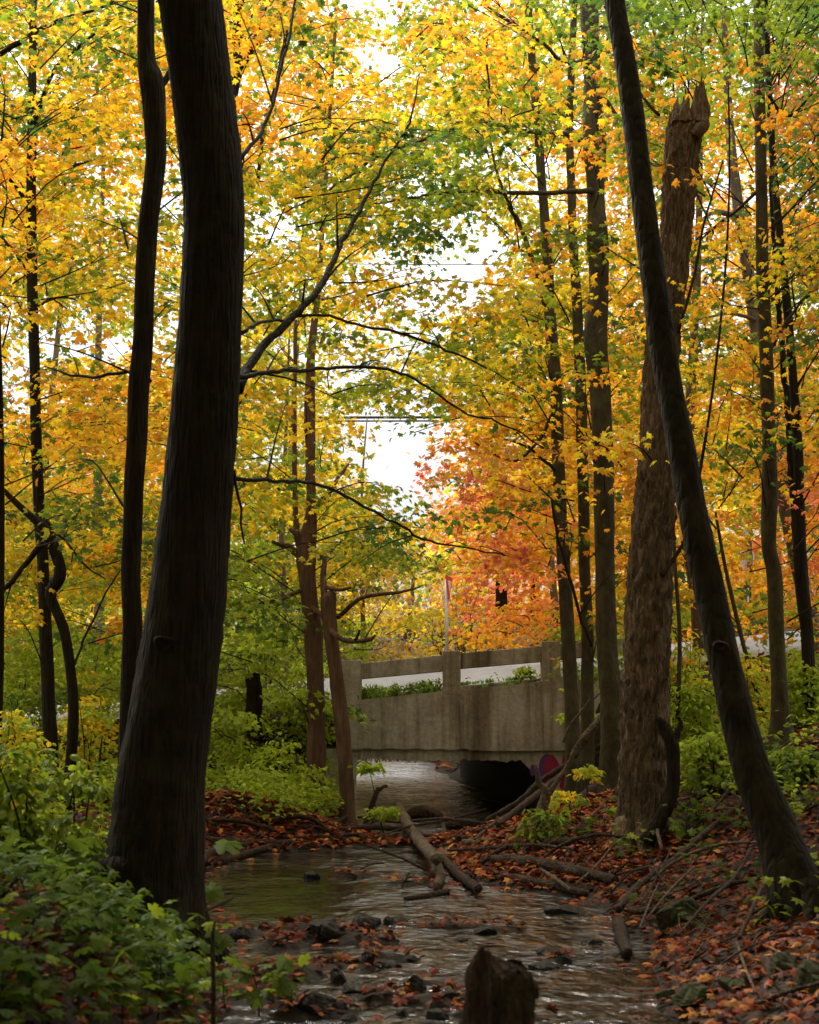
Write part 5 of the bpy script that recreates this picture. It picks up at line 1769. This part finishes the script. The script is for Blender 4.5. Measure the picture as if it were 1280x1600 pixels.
# ------------------------------------------------------------------ rocks
def rock(label, px, py, wpx, hpx, m='rock', group='stones in the stream', flat=1.0):
    h_ = hit(px, py + hpx * .35)
    d = h_[1]
    rx, rz = wpx / 2 * d / F_PX * 1.15, hpx / 2 * d / F_PX * 1.35
    me = bpy.data.meshes.new('stone')
    import bmesh
    bm = bmesh.new()
    bmesh.ops.create_icosphere(bm, subdivisions=4, radius=1)
    g = np.random.default_rng(int(px * 13 + py))
    planes = [(v / np.linalg.norm(v), g.uniform(.55, .92)) for v in g.normal(0, 1, (13, 3))]
    for v in bm.verts:
        p = np.array(v.co)
        for nrm, off in planes:
            s = p.dot(nrm)
            if s > off:
                p = p - nrm * (s - off) * .88
        p = p * (1 + .035 * math.sin(9 * p[0] + px) * math.sin(8 * p[1] + py) + .02 * math.sin(19 * p[2] + 14 * p[0]))
        v.co = (p[0] * rx, p[1] * rx * .9, p[2] * rz)
    bm.to_mesh(me)
    bm.free()
    me.polygons.foreach_set('use_smooth', np.zeros(len(me.polygons), bool))
    me.materials.append(M[m])
    o = bpy.data.objects.new('stone', me)
    COL.objects.link(o)
    o.location = (h_[0], h_[1], h_[2] + rz * .25)
    o.rotation_euler = (0, 0, 0)
    tag(o, label, 'rock', group)


ROCKS = [
    ('large dark stone at the downstream edge of the pool', 510, 1448, 58, 32), ('angular stone just right of the large dark pool stone', 566, 1440, 44, 22),
    ('single small stone standing in the calm pool', 411, 1447, 17, 14), ('leaf-strewn stone at the pool edge by the drift twigs', 376, 1458, 30, 20), ('small stone in the far pool ringed by red leaves', 486, 1368, 26, 13),
    ('flat stone behind the middle leaf bar', 620, 1436, 30, 9), ('small peaked stone right of the pool outlet', 607, 1440, 16, 16), ('small dark stone at the head of the riffle', 588, 1440, 14, 14),
    ('triangular stone in mid riffle right of the leaf bars', 757, 1453, 34, 17), ('thin flat stone at the riffle head', 880, 1421, 62, 14), ('tiny peaked stone behind the triangular stone', 793, 1441, 15, 7),
    ('round stone at the left tip of the third leaf bar', 575, 1497, 22, 22), ('flat stone in the centre of the third leaf bar', 614, 1507, 30, 12), ('small stone alone in the white riffle', 641, 1496, 18, 8),
    ('blocky stone left of the fourth leaf bar', 528, 1525, 28, 26), ('wide dark stone on the fourth leaf bar', 560, 1542, 52, 22), ('round dark stone in front of the stump to its left', 646, 1540, 34, 30),
    ('broad stone at the lower left of the riffle', 497, 1562, 60, 28), ('reddish flat stone among the lower leaves', 532, 1572, 24, 12), ('small stone between the lower leaf bars', 628, 1582, 22, 16),
    ('dark stone left of the stump base', 683, 1584, 34, 22), ('pointed stone above the stump left shoulder', 706, 1553, 22, 13), ('pale pink stone behind the stump', 778, 1512, 26, 16),
    ('flat dark stone right of the stump', 850, 1508, 42, 16), ('rust-topped stone in the right riffle', 880, 1498, 24, 18), ('low stone at mid right of the riffle', 862, 1486, 44, 12),
    ('small dark stone at the bottom edge left of the stump', 545, 1590, 24, 14), ('low stone in the water by the right bank leaves', 720, 1468, 20, 7),
    ('flat sunk stone near the right riffle bank', 925, 1470, 30, 9),
]
for r_ in ROCKS:
    rock(*r_)
RB = [('big mossy boulder in the tangle on the right bank', 1062, 1425, 62, 56), ('mossy boulder below the foot of the leaning tree', 1228, 1510, 50, 44), ('low green-topped stone at the right water edge', 1085, 1552, 76, 30), ('rusty brown stone left of the green-topped stone', 1040, 1556, 34, 28),
      ('shaded boulder in the lower right corner', 1268, 1530, 60, 56), ('flat mossy stone right of the pale downward stick', 1150, 1535, 60, 18), ('mossy stone on the bank behind the snag', 1085, 1205, 40, 22), ('dark boulder on the slope under the seedlings at left', 60, 1345, 110, 60)]
for r_ in RB:
    rock(*r_, m='rock_moss', group='boulders on the banks')
